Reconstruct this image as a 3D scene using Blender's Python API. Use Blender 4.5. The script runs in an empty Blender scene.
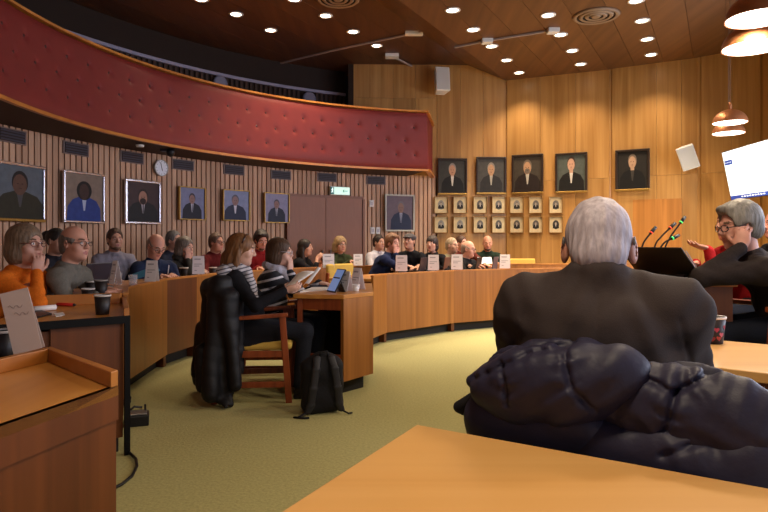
import bpy, bmesh, math, random
import numpy as np
from mathutils import Vector, Matrix, Euler
random.seed(7)
SC = bpy.context.scene
COL = SC.collection
R = math.radians
# ---------------------------------------------------------------- camera, world, exposure
F = 614.0; V0 = 241.0; CH = 1.22
cd = bpy.data.cameras.new('camera'); cam = bpy.data.objects.new('camera', cd); COL.objects.link(cam)
cam.location = (0, 0, CH); cam.rotation_euler = (R(90), 0, 0)
cd.sensor_width = 36; cd.lens = F / 768 * 36; cd.shift_y = -(256 - V0) / 768; cd.clip_start = 0.02
SC.camera = cam
w = bpy.data.worlds.new('world'); SC.world = w; w.use_nodes = True
w.node_tree.nodes['Background'].inputs[0].default_value = (0.55, 0.65, 0.9, 1)
w.node_tree.nodes['Background'].inputs[1].default_value = 0.6
SC.view_settings.view_transform = 'Standard'; SC.view_settings.look = 'None'
SC.view_settings.exposure = 0.12; SC.view_settings.gamma = 1
SC.cycles.use_denoising = True
SPOT_W = 155.0; PEND_W = 24.0; REAR_FILL_W = 14.0; SIDE_FILL_W = 95.0; SCREEN_W = 45.0
WARM = (1.0, 0.80, 0.56)
def area(name, loc, rot, sx, sy, power, color):
    d = bpy.data.lights.new(name, 'AREA'); d.shape = 'RECTANGLE'; d.size = sx; d.size_y = sy; d.energy = power; d.color = color
    o = bpy.data.objects.new(name, d); COL.objects.link(o); o.location = loc; o.rotation_euler = rot; return o
# added cool fill lamps at the made-up, unseen rear windows built below
for k, wx in enumerate((-2.6, 1.0, 4.0)):
    area('window_daylight', (wx, -3.36, 2.1), (R(90), 0, 0), 2.3, 2.0, REAR_FILL_W, (0.70, 0.80, 1.0))

for k, wy in enumerate((0.6, 3.4, 6.2)):      # more added fill, at made-up unseen windows in the right-hand wall
    area('window_daylight', (5.70, wy, 2.2), (R(90), 0, R(90)), 2.3, 1.3, SIDE_FILL_W, (0.74, 0.80, 1.0))

# ---------------------------------------------------------------- pixel -> place helpers
def P(u, v, Y): return Vector(((u - 384) / F * Y, Y, CH - (v - V0) / F * Y))
def Pz(u, v, z): return P(u, v, (CH - z) * F / (v - V0))
def lin(c):
    if isinstance(c, str):
        c = [int(c[i:i + 2], 16) / 255 for i in (0, 2, 4)]
    return tuple(x / 12.92 if x <= 0.04045 else ((x + 0.055) / 1.055) ** 2.4 for x in c)
# ---------------------------------------------------------------- materials
MATS = {}
def nt(m): return m.node_tree.nodes, m.node_tree.links
def mat(name, col, rough=0.6, metal=0.0, var=0.0, scale=30, stretch=(1, 1, 1), bump=0.0, spec=0.4, emit=0, coat=0):
    if name in MATS: return MATS[name]
    m = bpy.data.materials.new(name); m.use_nodes = True; N, L = nt(m); b = N['Principled BSDF']
    c = lin(col); b.inputs['Base Color'].default_value = (*c, 1); b.inputs['Roughness'].default_value = rough
    b.inputs['Metallic'].default_value = metal; b.inputs['Specular IOR Level'].default_value = spec
    if coat: b.inputs['Coat Weight'].default_value = coat; b.inputs['Coat Roughness'].default_value = 0.25
    if emit:
        b.inputs['Emission Color'].default_value = (*c, 1); b.inputs['Emission Strength'].default_value = emit
    if var or bump:
        tc = N.new('ShaderNodeTexCoord'); mp = N.new('ShaderNodeMapping'); mp.inputs['Scale'].default_value = stretch
        nz = N.new('ShaderNodeTexNoise'); nz.inputs['Scale'].default_value = scale; nz.inputs['Detail'].default_value = 4
        L.new(tc.outputs['Object'], mp.inputs['Vector']); L.new(mp.outputs['Vector'], nz.inputs['Vector'])
        if var:
            r = N.new('ShaderNodeValToRGB'); r.color_ramp.elements[0].position = 0.3; r.color_ramp.elements[1].position = 0.7
            r.color_ramp.elements[0].color = (*[x * (1 - var) for x in c], 1); r.color_ramp.elements[1].color = (*[min(1, x * (1 + var)) for x in c], 1)
            L.new(nz.outputs['Fac'], r.inputs['Fac']); L.new(r.outputs['Color'], b.inputs['Base Color'])
        if bump:
            bp = N.new('ShaderNodeBump'); bp.inputs['Strength'].default_value = bump; bp.inputs['Distance'].default_value = 0.01
            L.new(nz.outputs['Fac'], bp.inputs['Height']); L.new(bp.outputs['Normal'], b.inputs['Normal'])
    MATS[name] = m; return m
def wood(name, dark, light, rough=0.4, axis='Z', scale=1.0, island=0.12, coat=0.15):
    """veneer: fine streaks running along one axis, each leaf of veneer with its own tone"""
    if name in MATS: return MATS[name]
    m = bpy.data.materials.new(name); m.use_nodes = True; N, L = nt(m); b = N['Principled BSDF']
    tc = N.new('ShaderNodeTexCoord'); mp = N.new('ShaderNodeMapping')
    s = {'Z': (14, 14, 0.5), 'X': (0.5, 14, 14), 'Y': (14, 0.5, 14), 'XY': (4, 4, 4)}[axis]
    mp.inputs['Scale'].default_value = [x * scale for x in s]
    gi = N.new('ShaderNodeNewGeometry')
    ad = N.new('ShaderNodeVectorMath'); ad.operation = 'ADD'; sc = N.new('ShaderNodeVectorMath'); sc.operation = 'SCALE'; sc.inputs['Scale'].default_value = 37
    L.new(gi.outputs['Random Per Island'], sc.inputs[0]); L.new(tc.outputs['Object'], mp.inputs['Vector'])
    L.new(mp.outputs['Vector'], ad.inputs[0]); L.new(sc.outputs['Vector'], ad.inputs[1])
    nz = N.new('ShaderNodeTexNoise'); nz.inputs['Scale'].default_value = 1.0; nz.inputs['Detail'].default_value = 6; nz.inputs['Distortion'].default_value = 0.6
    L.new(ad.outputs['Vector'], nz.inputs['Vector'])
    r = N.new('ShaderNodeValToRGB'); r.color_ramp.elements[0].position = 0.32; r.color_ramp.elements[1].position = 0.68
    r.color_ramp.elements[0].color = (*lin(dark), 1); r.color_ramp.elements[1].color = (*lin(light), 1)
    L.new(nz.outputs['Fac'], r.inputs['Fac'])
    hv = N.new('ShaderNodeHueSaturation'); mr = N.new('ShaderNodeMapRange'); mr.inputs['To Min'].default_value = 1 - island; mr.inputs['To Max'].default_value = 1 + island
    L.new(gi.outputs['Random Per Island'], mr.inputs['Value']); L.new(mr.outputs['Result'], hv.inputs['Value']); L.new(r.outputs['Color'], hv.inputs['Color'])
    L.new(hv.outputs['Color'], b.inputs['Base Color'])
    b.inputs['Roughness'].default_value = rough; b.inputs['Specular IOR Level'].default_value = 0.35
    if coat: b.inputs['Coat Weight'].default_value = coat; b.inputs['Coat Roughness'].default_value = 0.3
    MATS[name] = m; return m
def striped(name, c0, c1, pitch, frac, rough=0.85):
    """knitted horizontal stripes following the body's height"""
    if name in MATS: return MATS[name]
    m = bpy.data.materials.new(name); m.use_nodes = True; N, L = nt(m); b = N['Principled BSDF']
    tc = N.new('ShaderNodeTexCoord'); sp = N.new('ShaderNodeSeparateXYZ'); L.new(tc.outputs['Object'], sp.inputs[0])
    mu = N.new('ShaderNodeMath'); mu.operation = 'MULTIPLY_ADD'; mu.inputs[1].default_value = 1 / pitch; mu.inputs[2].default_value = 0.1
    yy = N.new('ShaderNodeMath'); yy.operation = 'MULTIPLY_ADD'; yy.inputs[1].default_value = -0.25; L.new(sp.outputs['Y'], yy.inputs[0]); L.new(sp.outputs['Z'], yy.inputs[2])
    L.new(yy.outputs[0], mu.inputs[0])
    fr = N.new('ShaderNodeMath'); fr.operation = 'FRACT'; L.new(mu.outputs[0], fr.inputs[0])
    lt = N.new('ShaderNodeMath'); lt.operation = 'LESS_THAN'; lt.inputs[1].default_value = frac; L.new(fr.outputs[0], lt.inputs[0])
    mx = N.new('ShaderNodeMix'); mx.data_type = 'RGBA'; mx.inputs[6].default_value = (*lin(c0), 1); mx.inputs[7].default_value = (*lin(c1), 1)
    L.new(lt.outputs[0], mx.inputs[0]); L.new(mx.outputs[2], b.inputs['Base Color']); b.inputs['Roughness'].default_value = rough
    MATS[name] = m; return m
def glassy(name, col, rough=0.02):
    if name in MATS: return MATS[name]
    m = bpy.data.materials.new(name); m.use_nodes = True; b = m.node_tree.nodes['Principled BSDF']
    b.inputs['Base Color'].default_value = (*lin(col), 1); b.inputs['Alpha'].default_value = .28; b.inputs['Roughness'].default_value = .1
    MATS[name] = m; return m
M_PANEL = wood('wall_veneer', '986a34', 'b4864c', 0.42, 'Z', 0.8, 0.13)
M_CEIL = wood('ceiling_veneer', '44281a', '583620', 0.5, 'Y', 0.6, 0.12, 0.05)
M_CEIL_LIT = wood('ceiling_veneer_right', '5a3a22', '704a2c', 0.5, 'Y', 0.6, 0.12, 0.05)  # same veneer as the left ceiling; its stronger lighting is put into the colour
M_SLAT = wood('slat_wood', 'b0866a', 'c8a286', 0.6, 'Z', 1.2, 0.14, 0)
M_SLATBACK = mat('slat_backing', '6a4835', 0.8)
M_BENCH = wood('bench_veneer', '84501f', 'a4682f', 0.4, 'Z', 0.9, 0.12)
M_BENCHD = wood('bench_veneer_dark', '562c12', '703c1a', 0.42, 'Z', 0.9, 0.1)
M_TOP = wood('desk_top_veneer', 'b0702e', 'c98a40', 0.35, 'Y', 0.6, 0.06, 0.25)
M_LIGHTTOP = wood('table_top_veneer', 'd09a56', 'e0ae6a', 0.35, 'X', 0.5, 0.04, 0.25)
M_LIP = wood('lip_wood', '9a5c22', 'b87634', 0.4, 'XY', 1, 0.05)
M_BLACK = mat('black_laminate', '0c0a0a', 0.6, spec=.15)
M_KICK = mat('kick_black', '17130f', 0.7)
M_TEAK = wood('teak', '7a3416', '9a4a22', 0.4, 'Z', 1.5, 0.08)
M_YEL = mat('yellow_wool', 'c4a048', 0.9, var=0.1, scale=200)
M_RED = mat('oxblood_leather', '7a2723', 0.55, var=0.06, scale=6, bump=0.03, spec=0.35)
M_RAIL = wood('rail_wood', 'a8642a', 'c88438', 0.35, 'XY', 1, 0.05)
M_CARPET = mat('carpet_olive', 'b0aa76', 0.95, var=0.13, scale=60, bump=0.3, spec=0.1)
M_WHITE = mat('white_plastic', 'd8d4d0', 0.45)
M_PAPER = mat('paper', 'ece8e6', 0.8)
M_CARD = mat('card_paper', 'e6dfe2', 0.75)
M_GREYCARD = mat('grey_card', 'b8a49c', 0.7)
M_INK = mat('grey_ink', 'a8a2a8', 0.8)
M_GOLD = mat('gold_frame', 'a5803f', 0.4, 0.6, var=0.15, scale=60)
M_SILVER = mat('silver_frame', 'c9c9d4', 0.22, 0.85)
M_DARKFR = mat('dark_frame', '2c1c12', 0.45)
M_COPPER = mat('copper', 'b4744a', 0.42, 0.6, var=0.1, scale=20)
M_SHADEIN = mat('shade_inside', 'fff3e0', 0.6, emit=1.4)
M_LENS = mat('downlight_lens', 'fff2d8', 0.5, emit=14)
M_STEEL = mat('steel', '9a9896', 0.35, 0.8)
M_CHROME = mat('dark_metal', '2a2828', 0.4, 0.5)
M_DARKPL = mat('dark_plastic', '16161a', 0.4)
M_VENT = mat('vent_dark', '3a3440', 0.6)
M_VENTFR = mat('vent_frame', '6f5c58', 0.5)
M_PLASTER = mat('plaster', '7a6a5c', 0.9)
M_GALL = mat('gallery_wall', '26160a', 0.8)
# ---------------------------------------------------------------- mesh helpers
class MB:
    def __init__(s): s.v = []; s.f = []; s.m = []; s.mi = 0; s.sm = []; s.smooth = False
    def add(s, vs, fs):
        o = len(s.v); s.v += [tuple(x) for x in vs]
        for f in fs: s.f.append([i + o for i in f]); s.m.append(s.mi); s.sm.append(s.smooth)
        return s
    def box(s, c, h, rot=None):
        vs = [Vector((sx * h[0], sy * h[1], sz * h[2])) for sz in (-1, 1) for sy in (-1, 1) for sx in (-1, 1)]
        if rot is not None: vs = [rot @ x for x in vs]
        c = Vector(c)
        return s.add([x + c for x in vs], [(0, 2, 3, 1), (4, 5, 7, 6), (0, 1, 5, 4), (2, 6, 7, 3), (0, 4, 6, 2), (1, 3, 7, 5)])
    def prism(s, poly, z0, z1):
        a = sum(poly[i][0] * poly[(i + 1) % len(poly)][1] - poly[(i + 1) % len(poly)][0] * poly[i][1] for i in range(len(poly)))
        if a < 0: poly = poly[::-1]
        n = len(poly)
        return s.add([(p[0], p[1], z0) for p in poly] + [(p[0], p[1], z1) for p in poly],
                     [tuple(range(n))[::-1], tuple(range(n, 2 * n))] + [(i, (i + 1) % n, n + (i + 1) % n, n + i) for i in range(n)])
    def bar(s, a, b, wx, wy, up=(0, 0, 1)):
        a = Vector(a); b = Vector(b); d = b - a; l = d.length; d.normalize(); up = Vector(up)
        if abs(d.dot(up)) > 0.95: up = Vector((0, 1, 0))
        x = d.cross(up).normalized(); y = x.cross(d)
        rot = Matrix((x, y, d)).transposed()
        return s.box((a + b) / 2, (wx, wy, l / 2), rot)
    def tube(s, pts, rad, n=8, cap=True):
        pts = [Vector(p) for p in pts]; k = len(pts)
        rad = rad if isinstance(rad, (list, tuple)) else [rad] * k
        vs = []; prev = None
        for i, p in enumerate(pts):
            d = (pts[min(i + 1, k - 1)] - pts[max(i - 1, 0)]).normalized()
            if prev is None: prev = d.orthogonal().normalized()
            x = (prev - d * prev.dot(d)).normalized(); y = d.cross(x); prev = x
            vs += [p + (x * math.cos(t) + y * math.sin(t)) * rad[i] for t in [2 * math.pi * j / n for j in range(n)]]
        fs = [(i * n + j, i * n + (j + 1) % n, (i + 1) * n + (j + 1) % n, (i + 1) * n + j) for i in range(k - 1) for j in range(n)]
        if cap: fs += [tuple(range(n))[::-1], tuple((k - 1) * n + j for j in range(n))]
        return s.add(vs, fs)
    def lathe(s, prof, n=24, c=(0, 0, 0), rot=None, capb=True, capt=True):
        vs = []
        for r, z in prof:
            for j in range(n):
                q = Vector((r * math.cos(2 * math.pi * j / n), r * math.sin(2 * math.pi * j / n), z))
                if rot is not None: q = rot @ q
                vs.append(q + Vector(c))
        k = len(prof)
        fs = [(i * n + j, i * n + (j + 1) % n, (i + 1) * n + (j + 1) % n, (i + 1) * n + j) for i in range(k - 1) for j in range(n)]
        if capb: fs.append(tuple(range(n))[::-1])
        if capt: fs.append(tuple((k - 1) * n + j for j in range(n)))
        return s.add(vs, fs)
    def quad(s, a, b, c, d): return s.add([a, b, c, d], [(0, 1, 2, 3)])
    def poly(s, pts): return s.add(pts, [tuple(range(len(pts)))])
    def build(s, name, mats, parent=None, bevel=0, loc=None, seg=2):
        me = bpy.data.meshes.new(name); me.from_pydata(s.v, [], s.f)
        mats = mats if isinstance(mats, (list, tuple)) else [mats]
        for m in mats: me.materials.append(m)
        if len(mats) > 1: me.polygons.foreach_set('material_index', s.m)
        me.polygons.foreach_set('use_smooth', s.sm); me.update()
        o = bpy.data.objects.new(name, me); COL.objects.link(o)
        if parent is not None: o.parent = parent
        if loc is not None: o.location = loc
        if bevel:
            b = o.modifiers.new('bevel', 'BEVEL'); b.width = bevel; b.segments = seg; b.limit_method = 'ANGLE'
        return o
def tag(o, label, cat, group=None):
    o['label'] = label; o['category'] = cat
    if group: o['group'] = group
    return o
def thing(name, label, cat, loc=(0, 0, 0), rz=0.0, group=None):
    o = bpy.data.objects.new(name, None); COL.objects.link(o); o.location = loc; o.rotation_euler = (0, 0, rz); o.empty_display_size = 0.1
    return tag(o, label, cat, group)
def struct(o): o['kind'] = 'structure'; return o
def copy_tree(o, parent=None):
    c = o.copy(); COL.objects.link(c)
    if parent is not None: c.parent = parent
    for ch in list(o.children): copy_tree(ch, c)
    return c
# ---------------------------------------------------------------- signed-distance sculpting -> smooth closed meshes
class Sculpt:
    def __init__(s): s.p = []; s.disp = []
    def cap(s, a, b, ra, rb=None, k=0.02, sx=1.0, op='u', t=0.0):
        rb = ra if rb is None else rb; a = np.array(a, float); b = np.array(b, float); ra += t; rb += t
        def fn(x, y, z):
            ax = a * (sx, 1, 1); bx = b * (sx, 1, 1); d = bx - ax; L = max(1e-9, d @ d)
            X = x * sx - ax[0]; Y = y - ax[1]; Z = z - ax[2]
            h = np.clip((X * d[0] + Y * d[1] + Z * d[2]) / L, 0, 1)
            return np.sqrt((X - h * d[0]) ** 2 + (Y - h * d[1]) ** 2 + (Z - h * d[2]) ** 2) - (ra + h * (rb - ra))
        m = max(ra, rb); ex = np.array((m / sx, m, m))
        s.p.append((fn, np.minimum(a, b) - ex, np.maximum(a, b) + ex, k, op)); return s
    def ell(s, c, r, k=0.02, rot=None, op='u', t=0.0):
        c = np.array(c, float); r = np.array(r, float) + t; q = None if rot is None else np.array(rot, float)
        def fn(x, y, z):
            X = x - c[0]; Y = y - c[1]; Z = z - c[2]
            if q is not None:
                X, Y, Z = q[0, 0] * X + q[1, 0] * Y + q[2, 0] * Z, q[0, 1] * X + q[1, 1] * Y + q[2, 1] * Z, q[0, 2] * X + q[1, 2] * Y + q[2, 2] * Z
            k0 = np.sqrt((X / r[0]) ** 2 + (Y / r[1]) ** 2 + (Z / r[2]) ** 2)
            k1 = np.sqrt((X / r[0] ** 2) ** 2 + (Y / r[1] ** 2) ** 2 + (Z / r[2] ** 2) ** 2)
            return k0 * (k0 - 1) / np.maximum(k1, 1e-6)
        ex = r if q is None else np.sqrt((q ** 2) @ (r ** 2))
        s.p.append((fn, c - ex, c + ex, k, op)); return s
    def rbox(s, c, h, rd=0.01, k=0.01, rot=None, op='u'):
        c = np.array(c, float); h = np.array(h, float); q = np.eye(3) if rot is None else np.array(rot, float)
        def fn(x, y, z):
            X = x - c[0]; Y = y - c[1]; Z = z - c[2]
            X, Y, Z = q[0, 0] * X + q[1, 0] * Y + q[2, 0] * Z, q[0, 1] * X + q[1, 1] * Y + q[2, 1] * Z, q[0, 2] * X + q[1, 2] * Y + q[2, 2] * Z
            X = np.abs(X) - h[0] + rd; Y = np.abs(Y) - h[1] + rd; Z = np.abs(Z) - h[2] + rd
            return np.sqrt(np.maximum(X, 0) ** 2 + np.maximum(Y, 0) ** 2 + np.maximum(Z, 0) ** 2) + np.minimum(np.maximum(X, np.maximum(Y, Z)), 0) - rd
        ex = np.abs(q) @ h
        s.p.append((fn, c - ex, c + ex, k, op)); return s
    def mesh(s, vox):
        us = [p for p in s.p if p[4] == 'u']
        lo = np.min([p[1] for p in us], 0) - 3 * vox - 0.01; hi = np.max([p[2] for p in us], 0) + 3 * vox + 0.01
        n = np.ceil((hi - lo) / vox).astype(int) + 1
        ax = [(lo[i] + np.arange(n[i]) * vox).astype(np.float32) for i in range(3)]
        f = np.full(n, 0.5, np.float32)
        for fn, a, b, k, op in s.p:
            mg = max(k, 0.0) * 1.2 + 3 * vox
            i0 = np.clip(np.floor((a - mg - lo) / vox).astype(int), 0, n); i1 = np.clip(np.ceil((b + mg - lo) / vox).astype(int) + 1, 0, n)
            if np.any(i1 <= i0): continue
            sl = tuple(slice(i0[i], i1[i]) for i in range(3))
            d = fn(ax[0][sl[0]][:, None, None], ax[1][sl[1]][None, :, None], ax[2][sl[2]][None, None, :]).astype(np.float32)
            g = f[sl]
            if op == 'u':
                if k > 0:
                    h = np.maximum(k - np.abs(g - d), 0) / k; f[sl] = np.minimum(g, d) - h * h * k * 0.25
                else: f[sl] = np.minimum(g, d)
            else:
                if k > 0:
                    h = np.maximum(k - np.abs(g + d), 0) / k; f[sl] = np.maximum(g, -d) + h * h * k * 0.25
                else: f[sl] = np.maximum(g, -d)
        for dfn in s.disp:
            f += dfn(ax[0][:, None, None], ax[1][None, :, None], ax[2][None, None, :]).astype(np.float32)
        f[[0, -1]] = 0.5; f[:, [0, -1]] = 0.5; f[:, :, [0, -1]] = 0.5
        ins = f < 0
        cnt = np.zeros(n - 1, np.int8)
        for a in (0, 1):
            for b in (0, 1):
                for c in (0, 1): cnt += ins[a:n[0] - 1 + a, b:n[1] - 1 + b, c:n[2] - 1 + c]
        act = np.argwhere((cnt > 0) & (cnt < 8))
        if len(act) == 0: return np.zeros((0, 3)), np.zeros((0, 4), int)
        idx = np.full(n - 1, -1, np.int32); idx[tuple(act.T)] = np.arange(len(act))
        cor = [(a, b, c) for a in (0, 1) for b in (0, 1) for c in (0, 1)]
        val = np.stack([f[act[:, 0] + a, act[:, 1] + b, act[:, 2] + c] for a, b, c in cor], 1)
        acc = np.zeros((len(act), 3)); num = np.zeros(len(act))
        for i in range(8):
            for j in range(i + 1, 8):
                ci = np.array(cor[i]); cj = np.array(cor[j])
                if np.abs(ci - cj).sum() != 1: continue
                a = val[:, i]; b = val[:, j]; m = (a < 0) != (b < 0)
                t = np.where(m, a / np.where(m, a - b, 1), 0)
                acc += m[:, None] * (ci[None] + t[:, None] * (cj - ci)[None]); num += m
        V = lo + (act + acc / num[:, None]) * vox
        Q = []
        for axn in range(3):
            sl0 = [slice(None)] * 3; sl1 = [slice(None)] * 3; sl0[axn] = slice(0, -1); sl1[axn] = slice(1, None)
            A = ins[tuple(sl0)]; B = ins[tuple(sl1)]
            e = np.argwhere(A != B); up = A[tuple(e.T)]
            p, q = (axn + 1) % 3, (axn + 2) % 3
            ok = (e[:, p] > 0) & (e[:, q] > 0); e = e[ok]; up = up[ok]
            quad = []
            for dp, dq in ((-1, -1), (0, -1), (0, 0), (-1, 0)):
                c = e.copy(); c[:, p] += dp; c[:, q] += dq; quad.append(idx[tuple(c.T)])
            quad = np.stack(quad, 1); quad[~up] = quad[~up][:, ::-1]; Q.append(quad)
        return V, np.concatenate(Q)
    def build(s, name, mats, vox, parent=None, regions=(), loc=None, relax=1):
        V, Q = s.mesh(vox)
        return np_mesh(name, V, Q, mats, parent, regions, loc, relax)
def np_mesh(name, V, Q, mats, parent=None, regions=(), loc=None, relax=0):
    for _ in range(relax):
        acc = np.zeros_like(V); cn = np.zeros(len(V))
        for a, b in ((0, 1), (1, 2), (2, 3), (3, 0)):
            np.add.at(acc, Q[:, a], V[Q[:, b]]); np.add.at(cn, Q[:, a], 1)
            np.add.at(acc, Q[:, b], V[Q[:, a]]); np.add.at(cn, Q[:, b], 1)
        V = V * 0.5 + 0.5 * acc / np.maximum(cn, 1)[:, None]
    me = bpy.data.meshes.new(name); nq = len(Q)
    me.vertices.add(len(V)); me.vertices.foreach_set('co', np.ascontiguousarray(V, np.float32).ravel())
    me.loops.add(nq * 4); me.loops.foreach_set('vertex_index', np.ascontiguousarray(Q, np.int32).ravel())
    me.polygons.add(nq); me.polygons.foreach_set('loop_start', np.arange(0, nq * 4, 4, dtype=np.int32))
    mats = mats if isinstance(mats, (list, tuple)) else [mats]
    for m in mats: me.materials.append(m)
    if regions:
        cen = V[Q].mean(1); mi = np.zeros(nq, np.int32)
        for c, r, rot, k in regions:
            q = (cen - np.array(c)) @ np.array(rot) / np.array(r)
            mi[(q ** 2).sum(1) < 1] = k
        me.polygons.foreach_set('material_index', mi)
    me.polygons.foreach_set('use_smooth', np.ones(nq, bool))
    me.update(calc_edges=True); me.validate()
    o = bpy.data.objects.new(name, me); COL.objects.link(o)
    if parent is not None: o.parent = parent
    if loc is not None: o.location = loc
    return o
# ================================================================ ROOM
ZC = 4.53; ZC2 = 4.24; YR = -3.5; XR = 5.85
WC = Vector((2.55, 5.14)); WR = 6.58          # circle of the slatted wall
def wall_at(u, r=WR):
    k = (u - 384) / F; a = 1 + k * k; b = -2 * (k * WC.x + WC.y); c = WC.x ** 2 + WC.y ** 2 - r * r
    Y = (-b + math.sqrt(b * b - 4 * a * c)) / (2 * a); return Vector((k * Y, Y))
def ang(p): return math.atan2(p.y - WC.y, p.x - WC.x)
def wp(phi, r=WR, z=0): return Vector((WC.x + r * math.cos(phi), WC.y + r * math.sin(phi), z))
A_END = ang(wall_at(437)); A_START = R(232)
W0 = wall_at(437); W1 = Vector((2.31, 11.58)); W2 = Vector((4.0, 10.8)); W3 = Vector((5.2, 10.1)); W4 = Vector((XR, 9.5))
# floor and ceilings
struct(MB().add([(-7, YR, 0), (XR, YR, 0), (XR, 12.5, 0), (-7, 12.5, 0)], [(0, 1, 2, 3)]).build('floor', M_CARPET))
fd = Vector((0.48, 0.877))
L0 = Vector((1.58, 11.55)); L1 = Vector((2.31, 11.58))
def on(p, t): return p + fd * t
la, lb = on(L0, -17.5), on(L0, 2.5); ra, rb = on(L1, -17.5), on(L1, 2.5)
m = MB(); nb = 34
for i in range(nb):          # boards of the left-hand ceiling run along the fold
    pdir = Vector((-fd.y, fd.x)); o0 = pdir * (i * 0.45); o1 = pdir * ((i + 1) * 0.45 - 0.006)
    q = [la + o0, la + o1, lb + o1, lb + o0]
    m.prism([(p.x, p.y) for p in q], ZC, ZC + 0.02)
m.prism([(-12, -9), (8, -9), (8, 17), (-12, 17)], ZC + 0.03, ZC + 0.06)
struct(m.build('ceiling', M_CEIL))
m = MB()
for i in range(24):
    pdir = Vector((fd.y, -fd.x)); o0 = pdir * (i * 0.45); o1 = pdir * ((i + 1) * 0.45 - 0.006)
    q = [ra + o0, ra + o1, rb + o1, rb + o0]
    m.prism([(p.x, p.y) for p in q], ZC2, ZC2 + 0.02)
m.quad((la.x, la.y, ZC), (lb.x, lb.y, ZC), (rb.x, rb.y, ZC2), (ra.x, ra.y, ZC2))
struct(m.build('ceiling.001', M_CEIL_LIT))
# slatted wall with the double door set into it
D0 = ang(wall_at(363.5)); D1 = ang(wall_at(288))
m = MB(); n = 90
for i in range(n):
    p, q = A_END + (A_START - A_END) * i / n, A_END + (A_START - A_END) * (i + 1) / n
    a, b = wp(p, WR + 0.05), wp(q, WR + 0.05); c, d = wp(q, WR + 0.15), wp(p, WR + 0.15)
    m.prism([(v.x, v.y) for v in (a, b, c, d)], 0, 2.44)
m.mi = 1; pitch = 0.085 / WR; k = 0; ph = A_END + 0.004
while ph < A_START:
    z0 = 2.01 if D0 - 0.003 < ph < D1 + 0.002 else 0.0
    a, b = wp(ph, WR), wp(ph + pitch * 0.76, WR); c, d = wp(ph + pitch * 0.76, WR + 0.05), wp(ph, WR + 0.055)
    m.prism([(v.x, v.y) for v in (a, b, c, d)], z0, 2.44); ph += pitch
struct(m.build('wall_left', [M_SLATBACK, M_SLAT]))
M_DOOR = mat('door_veneer', '8c5a42', 0.5, var=0.08, scale=8, stretch=(8, 8, 0.6))
def door_leaf(p, q, nm):
    m = MB(); a, b = wp(p, WR + 0.005), wp(q, WR + 0.005); c, d = wp(q, WR + 0.045), wp(p, WR + 0.045)
    m.prism([(v.x, v.y) for v in (a, b, c, d)], 0.01, 1.97); return struct(m.build(nm, M_DOOR))
dm = ang(wall_at(326))
d1 = door_leaf(D0 + 0.004, dm - 0.0007, 'door_1'); d2 = door_leaf(dm + 0.0007, D1 - 0.002, 'door_2')
for dd, s in ((d1, 1), (d2, -1)):
    p = wp(dm - s * 0.012, WR - 0.03, 1.0)
    MB().box(p, (0.012, 0.012, 0.07)).build('door_handle', M_STEEL, dd)
m = MB(); z = 1.97
for i in range(8):
    p, q = D0 + (D1 - D0) * i / 8, D0 + (D1 - D0) * (i + 1) / 8
    m.prism([(v.x, v.y) for v in (wp(p, WR - 0.012), wp(q, WR - 0.012), wp(q, WR + 0.05), wp(p, WR + 0.05))], z, z + 0.045)
for p in (D0, D1):
    m.prism([(v.x, v.y) for v in (wp(p - 0.003, WR - 0.012), wp(p + 0.003, WR - 0.012), wp(p + 0.003, WR + 0.05), wp(p - 0.003, WR + 0.05))], 0, z)
struct(m.build('trim_1', mat('door_trim', '7c4c34', 0.5)))
# panelled wood wall: tall veneer leaves, with a joint running round at one height
def panel_wall(nm, A, B, z0, z1, cols, zs=(2.42,), step=0.0):
    m = MB(); d = (B - A); L = d.length; d.normalize(); nrm = Vector((-d.y, d.x))
    edges = [0] + list(cols) + [L]
    zz = [z0] + [z for z in zs if z0 < z < z1] + [z1]
    for i in range(len(edges) - 1):
        for j in range(len(zz) - 1):
            a = A + d * (edges[i] + 0.002); b = A + d * (edges[i + 1] - 0.002)
            m.prism([(a.x, a.y), (b.x, b.y), (b.x + nrm.x * .06, b.y + nrm.y * .06), (a.x + nrm.x * .06, a.y + nrm.y * .06)], zz[j] + 0.0015, zz[j + 1] - 0.0015)
    m.prism([((A + nrm * .04).x, (A + nrm * .04).y), ((B + nrm * .04).x, (B + nrm * .04).y), ((B + nrm * .1).x, (B + nrm * .1).y), ((A + nrm * .1).x, (A + nrm * .1).y)], z0, z1)
    return struct(m.build(nm, M_PANEL))
GW = Vector((-0.67, 11.5))
m_ = MB()
for q in (W1, W2, W3, W4): m_.prism([(q.x - .03, q.y + .0), (q.x + .05, q.y + .0), (q.x + .12, q.y + .14), (q.x - .05, q.y + .14)], 0, 4.55)
struct(m_.build('trim_4', M_PANEL))
panel_wall('wall_back', W0, W1, 0, 4.6, [0.44, 0.88], (2.33,))
panel_wall('wall_back.001', GW, W0 + Vector((-0.003, 0.0)), 2.44, 4.6, [0.42, 0.84, 1.26], (3.9,))
panel_wall('wall_back.002', W1 + Vector((0.0, -0.03)), W2 + Vector((0, -.0)), 0, 4.4, [0.62, 1.24], (2.33,))
panel_wall('wall_right', W2 + Vector((0.0, -0.03)), W3, 0, 4.4, [0.72, 1.1], (2.33,))
panel_wall('wall_right.001', W3 + Vector((0, -0.03)), W4, 0, 4.4, [0.45], (2.33,))
panel_wall('wall_right.002', W4, Vector((XR, YR)), 0, 4.4, [1.2, 2.4, 3.6, 4.8, 6, 7.2, 8.4, 9.6, 10.8], (2.33,))
def line_at(u, A, B, back=0.045):
    back += .035
    k = (u - 384) / F; d = (B - A).normalized(); n = Vector((d.y, -d.x)); A2 = A + n * back
    t = (k * A2.y - A2.x) / (d.x - k * d.y); return A2 + d * t
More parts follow.
